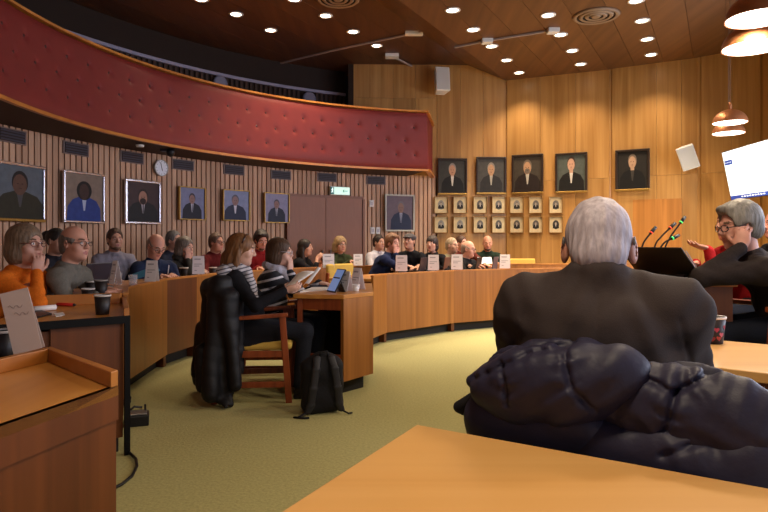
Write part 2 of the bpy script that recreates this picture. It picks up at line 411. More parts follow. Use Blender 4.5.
# plain flush door leaf in the back panelling behind the microphones
a_, b_ = line_at(633, W2, W3, -.02), line_at(682, W2, W3, -.02); a = Vector((a_.x, a_.y, 0)); b = Vector((b_.x, b_.y, 0)); d = (b - a).normalized(); nr = Vector((d.y, -d.x, 0))
m = MB(); m.prism([((a + nr * .01).x, (a + nr * .01).y), ((b + nr * .01).x, (b + nr * .01).y), (b.x, b.y), (a.x, a.y)], 0.0, 1.93)
struct(m.build('door_3', wood('door_leaf_veneer', '96602a', 'b87a3c', 0.42, 'Z', 0.8, 0.02)))
# rear wall with three added windows, out of view, for the daylight fill
m = MB()
for x0, x1, z0, z1 in ((-7, -3.8, 0, 4.6), (-1.4, -0.2, 0, 4.6), (2.2, 2.8, 0, 4.6), (5.2, XR + .1, 0, 4.6), (-3.8, -1.4, 0, 1.0), (-0.2, 2.2, 0, 1.0), (2.8, 5.2, 0, 1.0), (-3.8, -1.4, 3.2, 4.6), (-0.2, 2.2, 3.2, 4.6), (2.8, 5.2, 3.2, 4.6)):
    m.box(((x0 + x1) / 2, YR - 0.05, (z0 + z1) / 2), ((x1 - x0) / 2, 0.05, (z1 - z0) / 2))
struct(m.build('wall_rear', M_PLASTER))
for k, wx in enumerate((-2.6, 1.0, 4.0)):
    m = MB()
    for sx in (-1, 0, 1): m.box((wx + sx * 1.17, YR - 0.03, 2.1), (0.03, 0.04, 1.1))
    for sz in (-1, 1): m.box((wx, YR - 0.03, 2.1 + sz * 1.07), (1.2, 0.04, 0.03))
    wo = struct(m.build('window_%d' % (k + 1), M_WHITE))
    MB().box((wx, YR - 0.06, 2.1), (1.17, 0.004, 1.07)).build('window_pane', glassy('window_glass', 'ffffff', 0.0), wo)
for k, wy in enumerate((0.6, 3.4, 6.2)):  # added side windows, unseen, there to carry the side fill
    m = MB()
    for sy in (-1, 0, 1): m.box((XR - .05, wy + sy * 1.17, 2.2), (0.04, 0.03, 0.75))
    for sz in (-1, 1): m.box((XR - .05, wy, 2.2 + sz * .72), (0.04, 1.2, 0.03))
    wo = struct(m.build('window_%d' % (k + 4), M_WHITE))
    MB().box((XR - .03, wy, 2.2), (.004, 1.17, .72)).build('window_pane', mat('daylit_pane', 'c4d2f0', .3, emit=.8), wo)  # pane emission added to stand in for daylight
p = wp(A_START, WR + .1)
struct(MB().box((p.x, (p.y + YR) / 2, 2.3), (0.08, abs(p.y - YR) / 2 + .1, 2.3)).build('wall_side', M_PLASTER))
# ---------------------------------------------------------------- gallery above the slatted wall
GR = 7.65
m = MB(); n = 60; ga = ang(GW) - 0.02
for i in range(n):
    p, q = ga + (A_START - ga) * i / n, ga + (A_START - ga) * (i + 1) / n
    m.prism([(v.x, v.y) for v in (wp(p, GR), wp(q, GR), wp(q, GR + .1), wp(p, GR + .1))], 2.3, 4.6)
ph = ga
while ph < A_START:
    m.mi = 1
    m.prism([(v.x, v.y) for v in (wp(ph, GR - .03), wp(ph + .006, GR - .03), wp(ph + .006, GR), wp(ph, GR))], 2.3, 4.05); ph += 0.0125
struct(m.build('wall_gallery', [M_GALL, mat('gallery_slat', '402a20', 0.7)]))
m = MB()
g2 = Vector((GW.x, GW.y)); e2 = wp(ga, GR)
m.prism([(g2.x, g2.y), (g2.x + .02, g2.y + 1.0), (g2.x + .1, g2.y + 1.0), (g2.x + .1, g2.y)], 2.44, 4.6)
m.prism([(-7, 11.9), (1.5, 12.45), (1.5, 12.55), (-7, 12.55)], 0, 4.6)
struct(m.build('wall_gallery_end', M_GALL))
m = MB()
for i in range(60):
    p, q = ga + (A_START - ga) * i / 60, ga + (A_START - ga) * (i + 1) / 60
    m.prism([(v.x, v.y) for v in (wp(p, GR - .06), wp(q, GR - .06), wp(q, GR - .02), wp(p, GR - .02))], 4.05, 4.10)
struct(m.build('trim_2', mat('gallery_trim', '9a94a8', 0.5)))
# balcony: upholstered front, rails, slab
BC0 = Vector((1.83, 5.49)); BR0 = 5.05; BZ0 = 2.42; BC1 = Vector((1.48, 5.45)); BR1 = 4.86; BZ1 = 3.37
PA = R(100.3); PB = R(222)
def bal(ph, t, out=0.0):
    ph = ph + R(2.1 * (1 - t) - 1.1 * t); c = BC0 * (1 - t) + BC1 * t; r = BR0 * (1 - t) + BR1 * t - out
    return Vector((c.x + r * math.cos(ph), c.y + r * math.sin(ph), BZ0 + (BZ1 - BZ0) * t))
balc = thing('balcony', 'curved public balcony with a tufted oxblood front sweeping over the slatted wall', 'balcony', (BC0.x, BC0.y, BZ0))
off = Vector((BC0.x, BC0.y, BZ0))
btn = []
st = R(3.75)
for row, (t, sh) in enumerate(((0.74, 0.0), (0.50, 0.5), (0.25, 0.0))):
    ph = PA + R(2.6) + sh * st
    while ph < R(190): btn.append((ph, t)); ph += st
nphi = 420; ntt = 30; V = []; Q = []
PH = PA + (PB - PA) * np.arange(nphi + 1) / nphi; T = np.arange(ntt + 1) / ntt
dep = np.zeros((nphi + 1, ntt + 1))
for ph, t in btn:
    ds = (PH - ph)[:, None] * 5.0; dt = (T - t)[None] * 0.95
    dep += 0.012 * np.exp(-(ds ** 2 + dt ** 2) / 0.05 ** 2) + 0.016 * np.exp(-(ds ** 2 + dt ** 2) / 0.022 ** 2)
for i in range(nphi + 1):
    for j in range(ntt + 1):
        e = 0.03 * (1 - abs(2 * T[j] - 1) ** 10)
        p = bal(PH[i], 0.02 + 0.96 * T[j], e - dep[i, j]); V.append(tuple(p - off))
Q = [(i * (ntt + 1) + j, i * (ntt + 1) + j + 1, (i + 1) * (ntt + 1) + j + 1, (i + 1) * (ntt + 1) + j) for i in range(nphi) for j in range(ntt)]
UF = np_mesh('upholstered_front', np.array(V), np.array(Q), M_RED, balc)
for ph, t in btn:
    q = bal(ph, 0.02 + 0.96 * t, 0.0) - off; nrm = Vector((-math.cos(ph), -math.sin(ph), 0))
    mb = MB(); mb.smooth = True
    rot = Vector((0, 0, 1)).rotation_difference(nrm).to_matrix()
    mb.lathe([(0.024, 0), (0.022, 0.006), (0.01, 0.012)], 8, q + nrm * 0.004, rot).build('button', mat('button_leather', '3a1210', 0.4), UF)
def loft(t0, o0, t1, o1, z0, z1):
    m = MB(); n = 150; m.smooth = False; vs = []
    for i in range(n + 1):
        ph = PA + (PB - PA) * i / n
        a = bal(ph, t0, o0) - off; b = bal(ph, t0, o1) - off
        vs += [(a.x, a.y, z0 - BZ0), (b.x, b.y, z0 - BZ0), (b.x, b.y, z1 - BZ0), (a.x, a.y, z1 - BZ0)]
    fs = [(4 * i + j, 4 * i + (j + 1) % 4, 4 * (i + 1) + (j + 1) % 4, 4 * (i + 1) + j) for i in range(n) for j in range(4)] + [(0, 1, 2, 3), (4 * n + 3, 4 * n + 2, 4 * n + 1, 4 * n)]
    return m.add(vs, fs)
loft(1, -0.12, 1, 0.034, BZ1 - 0.002, BZ1 + 0.024).build('top_rail', M_RAIL, balc)
loft(0, -0.012, 0, 0.036, BZ0 - 0.016, BZ0 + 0.016).build('bottom_trim', M_RAIL, balc)
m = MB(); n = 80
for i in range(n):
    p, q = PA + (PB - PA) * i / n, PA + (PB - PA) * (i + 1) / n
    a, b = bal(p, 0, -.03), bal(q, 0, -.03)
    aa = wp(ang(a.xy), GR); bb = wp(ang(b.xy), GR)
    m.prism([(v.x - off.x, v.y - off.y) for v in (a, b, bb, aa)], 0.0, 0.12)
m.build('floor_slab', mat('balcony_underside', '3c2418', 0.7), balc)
a0, a1 = bal(PA, 0, 0) - off, bal(PA, 1, 0) - off
e0 = P(432.5, 170, 11.5) - off; e0.z = 0; e1 = Vector((e0.x, e0.y, BZ1 - BZ0))
MB().add([a0, (e0.x, e0.y, 0), (e0.x, e0.y, e1.z - 0.03), a1, (a0.x - .05, a0.y, 0), (e0.x - .05, e0.y, 0), (e0.x - .05, e0.y, e1.z), (a1.x - .05, a1.y, a1.z)],
         [(0, 1, 2, 3), (4, 7, 6, 5), (0, 4, 5, 1), (2, 6, 7, 3)]).build('end_panel', M_RED, balc)
MB().bar(a1 + Vector((0, 0, .015)), e1 + Vector((0, 0, .015)), 0.04, 0.022).build('end_rail', M_RAIL, balc)
MB().bar(a0, Vector((e0.x, e0.y, 0)), 0.04, 0.022).build('end_trim', M_RAIL, balc)
# ================================================================ CEILING FITTINGS
def downlight(u, v, z, label, grp):
    p = Pz(u, v, z); t = thing('ceiling_downlight', label, 'ceiling light', (p.x, p.y, z), 0, grp)
    mb = MB(); mb.smooth = True
    mb.lathe([(0.075, 0.0), (0.105, 0.0), (0.105, -0.008), (0.078, -0.012), (0.075, 0.0)], 20, capb=False, capt=False).build('ring', M_WHITE, t)
    mb = MB(); mb.lathe([(0.076, -0.001), (0.05, -0.007), (0.01, -0.009)], 16, capt=True, capb=False).build('lens', M_LENS, t)
    d = bpy.data.lights.new('downlight_beam', 'SPOT'); d.energy = SPOT_W; d.color = WARM; d.spot_size = R(105); d.spot_blend = 0.9; d.shadow_soft_size = 0.07
    o = bpy.data.objects.new('downlight_beam', d); COL.objects.link(o); o.parent = t; o.location = (0, 0, -0.03)
rows = [('in the row nearest balcony', ZC, [(201, -1), (236, 14), (270.5, 30)]),
        ('in the row over the balcony corner', ZC, [(294, -1), (325.5, 15.5), (353, 31.5), (376.5, 45.5)]),
        ('in the row above the small speaker', ZC, [(389.5, 0), (413, 17), (434.5, 34), (452.5, 47)]),
        ('in the row beyond the ceiling fold', ZC2, [(452.5, 10), (473, 29.5), (491.5, 46), (506.5, 60), (519, 72.5)]),
        ('in the row beside the ringed vent', ZC2, [(548, 15), (560.5, 34.5), (572, 50.5), (580.5, 64)]),
        ('in the row nearest the pendants', ZC2, [(636, 0.5), (642, 20.5), (647, 39), (651, 54.5)])]
ordn = ['nearest the back wall', 'second from back wall', 'third from back wall', 'fourth from back wall', 'fifth from back wall']
for nm, z, pts in rows:
    for i, (u, v) in enumerate(pts[::-1]):
        downlight(u, v, z, 'glowing ceiling downlight %s, %s' % (ordn[i], nm), 'ceiling downlights')
for (u, v), z, lab, rr in (((338, -1), ZC, 'round white ceiling air vent above the balcony end', 0.3), ((596, 15.5), ZC2, 'round ringed ceiling air vent above the portraits', 0.31)):
    p = Pz(u, v, z); t = thing('ceiling_vent', lab, 'vent', (p.x, p.y, z))
    MB().lathe([(rr - .02, -0.001), (rr - .02, -0.004)], 32).build('backing', mat('vent_hole', '2b1c14', 0.8), t)
    for k in range(4):
        r0 = rr * (1 - k * 0.25); mb = MB(); mb.smooth = True
        mb.lathe([(max(0.01, r0 - 0.06), -0.02), (r0 - 0.03, -0.03), (r0, -0.004), (r0 - 0.012, -0.002), (max(.012, r0 - 0.05), -0.014)], 32, capb=k == 3, capt=False).build('ring', mat('vent_ring', '8a7058', 0.5), t)
def conduit(nm, lab, pts, z, box, bx=(0.09, 0.05, 0.03)):
    t = thing(nm, lab, 'cable conduit', Pz(*pts[0], z))
    o = t.location.copy(); q = [Pz(u, v, z) - o - Vector((0, 0, 0.02)) for u, v in pts]
    mb = MB()
    for a, b in zip(q, q[1:]): mb.bar(a, b, 0.018, 0.012)
    mb.build('tube', mat('conduit_grey', '9d8f8a', 0.5), t)
    for i in box: MB().box(q[i], bx).build('junction_box', M_WHITE, t, 0.008)
conduit('cable_conduit', 'long thin pale conduit crossing the ceiling from the gallery', [(228, 75), (330, 50), (414, 32), (437, 27.5)], ZC, (2,), (0.14, 0.06, 0.03))
conduit('cable_conduit', 'pale conduit with two small boxes between the ceiling downlights', [(455, 46), (487, 39.5), (553, 29)], ZC2, (1, 2), (0.08, 0.07, 0.04))
conduit('cable_conduit', 'bent pale conduit along the top of the wood wall', [(349, 70), (413, 66), (392, 55)], ZC - 0.01, (2,), (0.12, 0.09, 0.03))
# copper pendant lamps in a row over the chairman's desk
def pendant(u, v, Y, label, zc, r=0.2):
    p = P(u, v, Y); t = thing('pendant_lamp', label, 'pendant lamp', p, 0, 'copper pendant lamps')
    prof = [(r * math.cos(a), r * 0.85 * math.sin(a)) for a in [R(x) for x in (0, 12, 25, 38, 50, 62, 74, 84)]]
    mb = MB(); mb.smooth = True
    mb.lathe(prof + [(0.02, r * .93)], 32, capb=False).build('shade', M_COPPER, t)
    mb = MB(); mb.smooth = True
    mb.lathe([(x * 0.965, z * 0.95 + 0.003) for x, z in prof], 32, capb=False).build('shade_lining', M_SHADEIN, t)
    mb = MB(); mb.smooth = True
    mb.lathe([(r * .95, 0.004), (r * .93, 0.0)], 32, capb=True, capt=False).build('diffuser', mat('pendant_diffuser', 'fff4e4', 0.5, emit=5), t)
    MB().lathe([(0.022, r * .85), (0.022, r * .85 + .06), (.008, r * .85 + .09)], 12).build('lamp_cap', M_COPPER, t)
    MB().tube([(0, 0, r * .85 + .08), (0, 0, zc - p.z)], 0.004, 6).build('cord', mat('lamp_cord', '6a5648', 0.6), t)
    d = bpy.data.lights.new('pendant_bulb', 'AREA'); d.shape = 'DISK'; d.size = r * 1.6; d.energy = PEND_W; d.color = WARM
    o = bpy.data.objects.new('pendant_bulb', d); COL.objects.link(o); o.parent = t; o.location = (0, 0, -0.012)
pendant(759, 19, 4.0, 'copper dome pendant lamp cut by the top of the picture, highest of the lamps', ZC2)
pendant(753, 48, 4.35, 'large copper dome pendant lamp directly under the topmost lamp', ZC2)
pendant(384 + 1.45 * F / 2.6, V0 - 1.43 * F / 2.6, 2.6, 'copper pendant lamp above the heart-patterned cup table', ZC2)  # extra pendant above the frame, added to brighten the tables
pendant(384 + .25 * F / 1.05, V0 - 1.43 * F / 1.05, 1.05, 'copper pendant lamp above the bare foreground table', ZC2)  # likewise added overhead, unseen, to light the foreground
pendant(730, 123, 7.7, 'small distant copper pendant lamp above the screen, upper of the two', ZC2)
pendant(728.5, 133.5, 8.3, 'farthest copper pendant lamp, just under the other distant lamp', ZC2)
# ================================================================ WALL FITTINGS
def vent_slot(u, v, w_, lab):
    p2 = wall_at(u, WR - 0.012); ph = ang(p2); z = CH - (v - V0) / F * p2.y
    t = thing('wall_vent', lab, 'vent', (p2.x, p2.y, z), ph - math.pi / 2 + math.pi, 'vents along the slatted wall')
    MB().box((0, 0, 0), (w_, 0.008, 0.075)).build('vent_frame', M_VENTFR, t)
    mb = MB()
    for k in range(4): mb.box((0, 0.012, -0.045 + k * 0.03), (w_ - 0.025, 0.005, 0.009))
    mb.build('louvre', M_VENT, t)
    MB().box((0, 0.0085, 0), (w_ - 0.02, 0.001, 0.062)).build('vent_hole', mat('vent_hole', '2b1c14', 0.8), t)
for (u, v), lab in zip([(12, 136), (76, 149), (132, 157.5), (183, 165), (234, 170), (281, 175), (327, 177.5), (376, 180.5)],
        ['above the green-coat portrait', 'above the blue-jacket portrait', 'above the bearded portrait', 'just after the clock', 'above the turned-aside portrait', 'above the portrait beside the door', 'above the exit sign', 'above the pale-framed portrait']):
    vent_slot(u, v, 0.19, 'dark slotted air vent in the slatted wall ' + lab)
def bust(mb, w, h, kind, suit, skin, hair, shirt, mats):
    """flat painted bust on the canvas, layered patches facing +y of the frame"""
    def lay(i, pts, k): mb.mi = i; mb.poly([(-x * w, -0.0006 * k - 0.002, z * h) for x, z in pts])
    def el(i, cx, cz, rx, rz, k, n=18): lay(i, [(cx + rx * math.cos(2 * math.pi * j / n), cz + rz * math.sin(2 * math.pi * j / n)) for j in range(n)], k)
    cx = kind.get('cx', 0); hz = kind.get('hz', 0.2) - .02; s = kind.get('s', 1) * 1.12
    lay(1, [(cx - .36 * s, -.5), (cx + .36 * s, -.5), (cx + .34 * s, -.2), (cx + .24 * s, -.05), (cx + .09 * s, .02), (cx - .09 * s, .02), (cx - .26 * s, -.06), (cx - .35 * s, -.22)], 1)
    lay(4, [(cx - .05 * s, .02), (cx + .05 * s, .02), (cx + .02, -.28), (cx - .02, -.28)], 2)
    lay(2, [(cx - .05 * s, .0), (cx + .05 * s, .0), (cx + .05 * s, .12), (cx - .05 * s, .12)], 3)
    if kind.get('bighair'): el(3, cx, hz + .01, .16 * s, .16 * s, 2.5)
    else: el(3, cx, hz + .035, .12 * s, .145 * s, 3.2)
    el(2, cx + .005, hz - .012, .102 * s, .132 * s, 4)
    if kind.get('beard'): el(3, cx + .005, hz - .095, .075 * s, .06 * s, 5)
    if kind.get('tie'): lay(1, [(cx - .012, -.02), (cx + .012, -.02), (cx + .016, -.27), (cx - .016, -.27)], 5)
    if kind.get('bow'): lay(4, [(cx - .05, .0), (cx + .05, .03), (cx + .05, 0), (cx - .05, .03)], 5)
    for sx in (-1, 1): el(5, cx + .005 + sx * .034 * s, hz + .005, .014 * s, .008 * s, 6, 8)
    lay(5, [(cx - .025 * s, hz - .075), (cx + .03 * s, hz - .075), (cx + .02 * s, hz - .085), (cx - .02 * s, hz - .085)], 6)
def flatm(c, rough=0.55): return mat('paint_' + c, c, rough, spec=0.3, var=0.12, scale=18)
def portrait(name, center, rz, w, h, fw, frm, bg, suit, skin, hair, shirt, label, kind={}, group=None, inner=None, mount=None, bottom=None):
    """local frame: x along the wall, -y towards the room"""
    t = thing(name, label, 'portrait', center, rz, group)
    for nm, c, hh in (('frame_rail', (0, -0.02, h / 2 - fw / 2), (w / 2, 0.02, fw / 2)), ('frame_rail', (0, -0.02, -h / 2 + fw / 2), (w / 2, 0.02, fw / 2)),
                      ('frame_stile', (-w / 2 + fw / 2, -0.02, 0), (fw / 2, 0.02, h / 2 - fw)), ('frame_stile', (w / 2 - fw / 2, -0.02, 0), (fw / 2, 0.02, h / 2 - fw))):
        f_ = bottom if (bottom and c[2] < 0) else frm
        MB().box(c, hh).build(nm, f_, t, min(0.006, fw / 4))
    iw, ih = w - 2 * fw, h - 2 * fw
    mb = MB(); dy = -0.012
    if mount:
        MB().box((0, -0.011, 0), (iw / 2, 0.002, ih / 2)).build('mount', flatm(mount, 0.8), t); iw *= .52; ih *= .6; dy = -0.0115
    mb.mi = 0
    if mount:
        mb.poly([(-iw / 2 * math.cos(2 * math.pi * j / 20), -0.002, ih / 2 * math.sin(2 * math.pi * j / 20)) for j in range(20)])
    else: mb.poly([(iw / 2, -0.002, -ih / 2), (-iw / 2, -0.002, -ih / 2), (-iw / 2, -0.002, ih / 2), (iw / 2, -0.002, ih / 2)])
    ms = [flatm(bg), flatm(suit), flatm(skin), flatm(hair), flatm(shirt), flatm('3a241c')]
    bust(mb, iw * .98 if not mount else iw * .9, ih * (1 if not mount else .8), kind, suit, skin, hair, shirt, ms)
    for i in range(len(mb.v)): mb.v[i] = (mb.v[i][0], mb.v[i][1] + dy, mb.v[i][2])
    mb.build('canvas', ms, t)
def wall_rect_circle(u0, u1, v0, v1):
    a, b = wall_at(u0, WR - .045), wall_at(u1, WR - .045); c = (a + b) / 2
    z0 = CH - (v1 - V0) / F * c.y; z1 = CH - (v0 - V0) / F * c.y
    return Vector((c.x, c.y, (z0 + z1) / 2)), math.atan2(b.y - a.y, b.x - a.x), (b - a).length, z1 - z0
def wall_rect_line(u0, u1, v0, v1, A, B, back=0.0):
    a, b = line_at(u0, A, B, back), line_at(u1, A, B, back); c = (a + b) / 2
    z0 = CH - (v1 - V0) / F * c.y; z1 = CH - (v0 - V0) / F * c.y
    return Vector((c.x, c.y, (z0 + z1) / 2)), math.atan2(b.y - a.y, b.x - a.x), (b - a).length, z1 - z0
big = [((-8, 43, 163.5, 221.5), M_SILVER, '5a6068', '2c2a1e', '5c4034', '1e1816', '4a4648', 'large silver-framed portrait of a man in a dark green coat', dict(s=1.35, hz=.18), M_GOLD, 0.03),
       ((62, 103, 172.5, 223), M_SILVER, '7c6a5e', '24387c', '3e2822', '17100f', 'aab0c8', 'silver-framed portrait of a dark-haired woman in a blue jacket', dict(s=1.15, hz=.16, bighair=1), M_SILVER, 0.025),
       ((124, 159.5, 180.5, 224), M_SILVER, '3c2a2c', '141318', '9a7060', '2a1c18', 'b0a8b0', 'bright-silver-framed portrait of a bearded man on a dark ground', dict(s=1.2, hz=.14, beard=1, tie=1), M_SILVER, 0.03),
       ((178, 204.5, 187, 220), M_GOLD, '74789a', '1a1a2a', '8a6a66', '403a44', 'b8b8c8', 'small gilt-framed portrait of a man in dark suit, first after the clock', dict(s=1.0, hz=.16, tie=1), None, 0.016),
       ((222, 249, 190, 221), M_GOLD, '8088aa', '1e2440', '8a6c6c', '5a5a66', 'c0c0d0', 'small gilt-framed portrait of a man in navy turned aside, second after the clock', dict(s=1.1, hz=.18, cx=.04), None, 0.016),
       ((263.5, 288.5, 193, 223), M_GOLD, '8a86a4', '1c2034', '8c6a66', '4a4650', 'b8b8c8', 'small gilt-framed portrait hung beside the double door', dict(s=.95, hz=.14, tie=1), None, 0.016),
       ((384.5, 414, 194.5, 231.5), mat('pale_frame', 'b8b4a6', 0.4), '6a5a64', '1c2440', '8c6a5c', '6e6870', 'b0b0c4', 'pale-framed portrait of a grey-haired man, between door and wood wall', dict(s=1.0, hz=.18, tie=1, cx=-.05), None, 0.03)]
for rc, fr, bg, suit, skin, hair, shirt, lab, kd, bt, fw in big:
    c, rz, w_, h_ = wall_rect_circle(*rc)
    portrait('portrait_painting', c, rz, w_, h_, fw, fr, bg, suit, skin, hair, shirt, lab, kd, 'portraits on the slatted wall', bottom=bt)
old = [((437.5, 467, 158.5, 195), W0, W1, '3a3832', '15120f', 'b08468', '8a8078', 'c8c0b4', 'dark old oil portrait of a man with a white bow tie, nearest the balcony', dict(s=1.1, hz=.22, bow=1)),
       ((476, 506, 157, 194.5), W0, W1, '44403a', '26221e', 'a8805f', '84786a', 'a09888', 'dark old oil portrait of a round-faced man, second from the balcony', dict(s=1.1, hz=.2)),
       ((512, 543.5, 154.5, 194), W1, W2, '40382e', '241a16', 'b08664', '6e6052', 'b0a898', 'dark old oil portrait of a bearded balding man, third from the balcony', dict(s=1.2, hz=.2, beard=1)),
       ((555.5, 587.5, 153, 193), W1, W2, '4c5048', '14120f', 'b48a70', '4a3a30', 'c4bcb0', 'dark old oil portrait of a clean-shaven man with tall white collar, fourth from the balcony', dict(s=1.15, hz=.26)),
       ((615.5, 650, 149.5, 191), W2, W3, '221d18', '0f0d0c', 'a88468', '6a5a4c', '3a342e', 'darkest old oil portrait, hung alone next to the wall speaker', dict(s=1.1, hz=.24))]
for rc, A, B, bg, suit, skin, hair, shirt, lab, kd in old:
    c, rz, w_, h_ = wall_rect_line(*rc, A, B)
    portrait('oil_portrait', c, rz, w_, h_, 0.035, M_DARKFR, bg, suit, skin, hair, shirt, lab, kd, 'old oil portraits on the wood wall', bottom=M_GOLD)
us = [441, 460, 480, 498.5, 517, 536, 556]; nth = ['first', 'second', 'third', 'fourth', 'fifth', 'sixth', 'seventh']
rr = random.Random(3)
for row, (v0, v1, nm) in enumerate(((196.5, 213.5, 'upper'), (216.5, 233, 'lower'))):
    for i, u in enumerate(us):
        A, B = (W0, W1) if u < 505 else (W1, W2)
        c, rz, w_, h_ = wall_rect_line(u - 7, u + 7, v0, v1, A, B)
        dk = rr.random()
        portrait('small_portrait', c, rz, w_, h_, 0.012, mat('thin_gilt', '8a6432', 0.5, 0.3), ['5c5852', '8c8880', '3a3836', '6c6862'][rr.randrange(4)], '24211f', 'a89888', '4a443e', 'c8c0b4',
                 'small old portrait print in cream mount, %s in the %s row counted from the balcony' % (nth[i], nm), dict(s=1.3, hz=.18), 'small portraits under the oil portraits', mount='c8b48c')
# clock
c2 = wall_at(160, WR - .02); ph = ang(c2); zc = CH - (168 - V0) / F * c2.y
ck = thing('wall_clock', 'round white wall clock on the slatted wall', 'clock', (c2.x, c2.y, zc), ph - math.pi / 2)
rx = Matrix.Rotation(R(90), 3, 'X')
MB().lathe([(0.105, 0), (0.105, 0.03), (0.098, 0.035)], 32, rot=rx).build('clock_face', mat('clock_white', 'd9dbe6', 0.4), ck)
mb = MB(); mb.lathe([(0.104, 0.0), (0.114, 0.0), (0.114, 0.04), (0.104, 0.04)], 32, rot=rx, capb=False, capt=False).build('rim', M_STEEL, ck)
for nm, an, ln in (('hour_hand', 165, 0.045), ('minute_hand', 165 + 180, 0.075)):
    a_ = R(an); MB().bar((0, -0.038, 0), (ln * math.sin(a_), -0.038, ln * math.cos(a_)), 0.004, 0.001, (0, 1, 0)).build(nm, M_BLACK, ck)
for k in range(12):
    a_ = R(30 * k); MB().bar((0.08 * math.sin(a_), -0.036, 0.08 * math.cos(a_)), (0.092 * math.sin(a_), -0.036, 0.092 * math.cos(a_)), 0.003, 0.001, (0, 1, 0)).build('hour_mark', M_BLACK, ck)
# small black camera under the balcony
p = P(170.5, 151.5, 8.0); cm = thing('ceiling_camera', 'small black dome camera hanging under the balcony beside the clock', 'camera', p)
mb = MB(); mb.smooth = True; mb.lathe([(0.01, -0.07), (0.04, -0.055), (0.055, -0.02), (0.055, 0.03)], 16).build('dome', M_DARKPL, cm)
MB().box((0, 0, 0.06), (0.03, 0.03, BZ0 - p.z - 0.06 if BZ0 - p.z > 0.1 else 0.06)).build('bracket', M_DARKPL, cm)
MB().box((-0.08, 0, 0.03), (0.045, 0.04, 0.03)).build('side_box', mat('camera_box', '2c2430', 0.5), cm, 0.008)
p = P(140, 141, 7.55); p.z = BZ0 - 0.018
tag(MB().lathe([(0.05, 0.0), (0.045, -0.025), (0.01, -0.03)], 14, loc if False else (p.x, p.y, p.z)).build('smoke_detector', M_WHITE), 'small pale smoke detector under the balcony edge', 'smoke detector')
# exit sign
c2 = wall_at(339.5, WR - .06); ph = ang(c2); z = CH - (191 - V0) / F * c2.y
ex = thing('exit_sign', 'lit green and white running-man exit sign over the double door', 'exit sign', (c2.x, c2.y, z), ph - math.pi / 2)
MB().box((0, 0, 0), (0.19, 0.03, 0.075)).build('housing', M_WHITE, ex, 0.006)
MB().box((0.03, -0.032, 0), (0.15, 0.002, 0.062)).build('lit_panel', mat('exit_white', 'c8ecdc', 0.5, emit=.75), ex)
MB().box((-0.155, -0.033, 0), (0.032, 0.003, 0.062)).build('green_panel', mat('exit_green', '1c5f5a', 0.5, emit=0.4), ex)
mb = MB(); y = -0.0365
for a_, b_ in (((-.15, .03), (-.157, -.005)), ((-.157, -.005), (-.14, -.03)), ((-.157, -.005), (-.172, -.035)), ((-.15, .02), (-.135, .005)), ((-.15, .022), (-.172, .01))): mb.bar((a_[0], y, a_[1]), (b_[0], y, b_[1]), .004, .0006, (0, 1, 0))
mb.lathe([(0.008, 0), (0.008, .001)], 10, (-.148, y, .042), rx)
mb.build('running_figure', mat('exit_figure', 'f0fff8', 0.5, emit=1.5), ex)
mb = MB()
mb.bar((.14, y + .001, 0), (.05, y + .001, 0), .006, .0006, (0, 1, 0)); mb.bar((.05, y + .001, 0), (.075, y + .001, .025), .006, .0006, (0, 1, 0)); mb.bar((.05, y + .001, 0), (.075, y + .001, -.025), .006, .0006, (0, 1, 0))
mb.build('arrow', mat('exit_arrow', '58b09a', 0.5), ex)
for (u, v, lab, hh) in ((371.5, 203.5, 'small white thermostat above the light switches', .055), (372.5, 230.5, 'white light switch on slatted wall, the one nearer the door', .055), (378, 230.5, 'white light switch on slatted wall, the one nearer the pale-framed portrait', .055)):
    c2 = wall_at(u, WR - .012); ph = ang(c2); z = CH - (v - V0) / F * c2.y
    t = thing('light_switch' if v > 210 else 'thermostat', lab, 'switch' if v > 210 else 'thermostat', (c2.x, c2.y, z), ph - math.pi / 2)
    MB().box((0, 0, 0), (.042, .01, .06)).build('plate', M_WHITE, t, .004); MB().box((0, -.012, 0.0), (.022, .004, .032)).build('rocker' if v > 210 else 'dial', mat('switch_grey', 'b0a8b0', .5), t, .002)
# loudspeakers
def speaker(p, rz, tilt, w_, d_, h_, lab, roll=0.0):
    t = thing('wall_speaker', lab, 'loudspeaker', p, rz)
    rot = Matrix.Rotation(tilt, 3, 'X')
    def tp(pts, z): return [rot @ Vector((x, y, z)) for x, y in pts]
    t.rotation_euler = (0, roll, rz)
    b = [(-w_ * .5, -d_ * .5), (w_ * .5, -d_ * .5), (w_ * .34, d_ * .5), (-w_ * .34, d_ * .5)]
    vs = tp(b, -h_ / 2) + tp(b, h_ / 2)
    MB().add(vs, [(3, 2, 1, 0), (4, 5, 6, 7), (0, 1, 5, 4), (1, 2, 6, 5), (2, 3, 7, 6), (3, 0, 4, 7)]).build('cabinet', M_WHITE, t, 0.015)
    c = rot @ Vector((0, -d_ * .5 - .004, 0)); MB().box(c, (w_ * .44, .004, h_ * .46), rot).build('grille', mat('speaker_grille', 'c2beba', 0.7, bump=.4, scale=400), t)
    MB().bar((0, d_ * .4, 0), (0, d_ * .5 + .12, 0), .02, .03).build('bracket', M_STEEL, t)
speaker(P(441, 81, 11.25), R(12), R(-8), 0.27, 0.24, 0.45, 'small white loudspeaker high on the wood wall beside the balcony end')
speaker(P(689, 157, 9.95), R(-38), R(14), 0.27, 0.26, 0.38, 'white loudspeaker tilted down at the wall corner near the screen', R(-15))
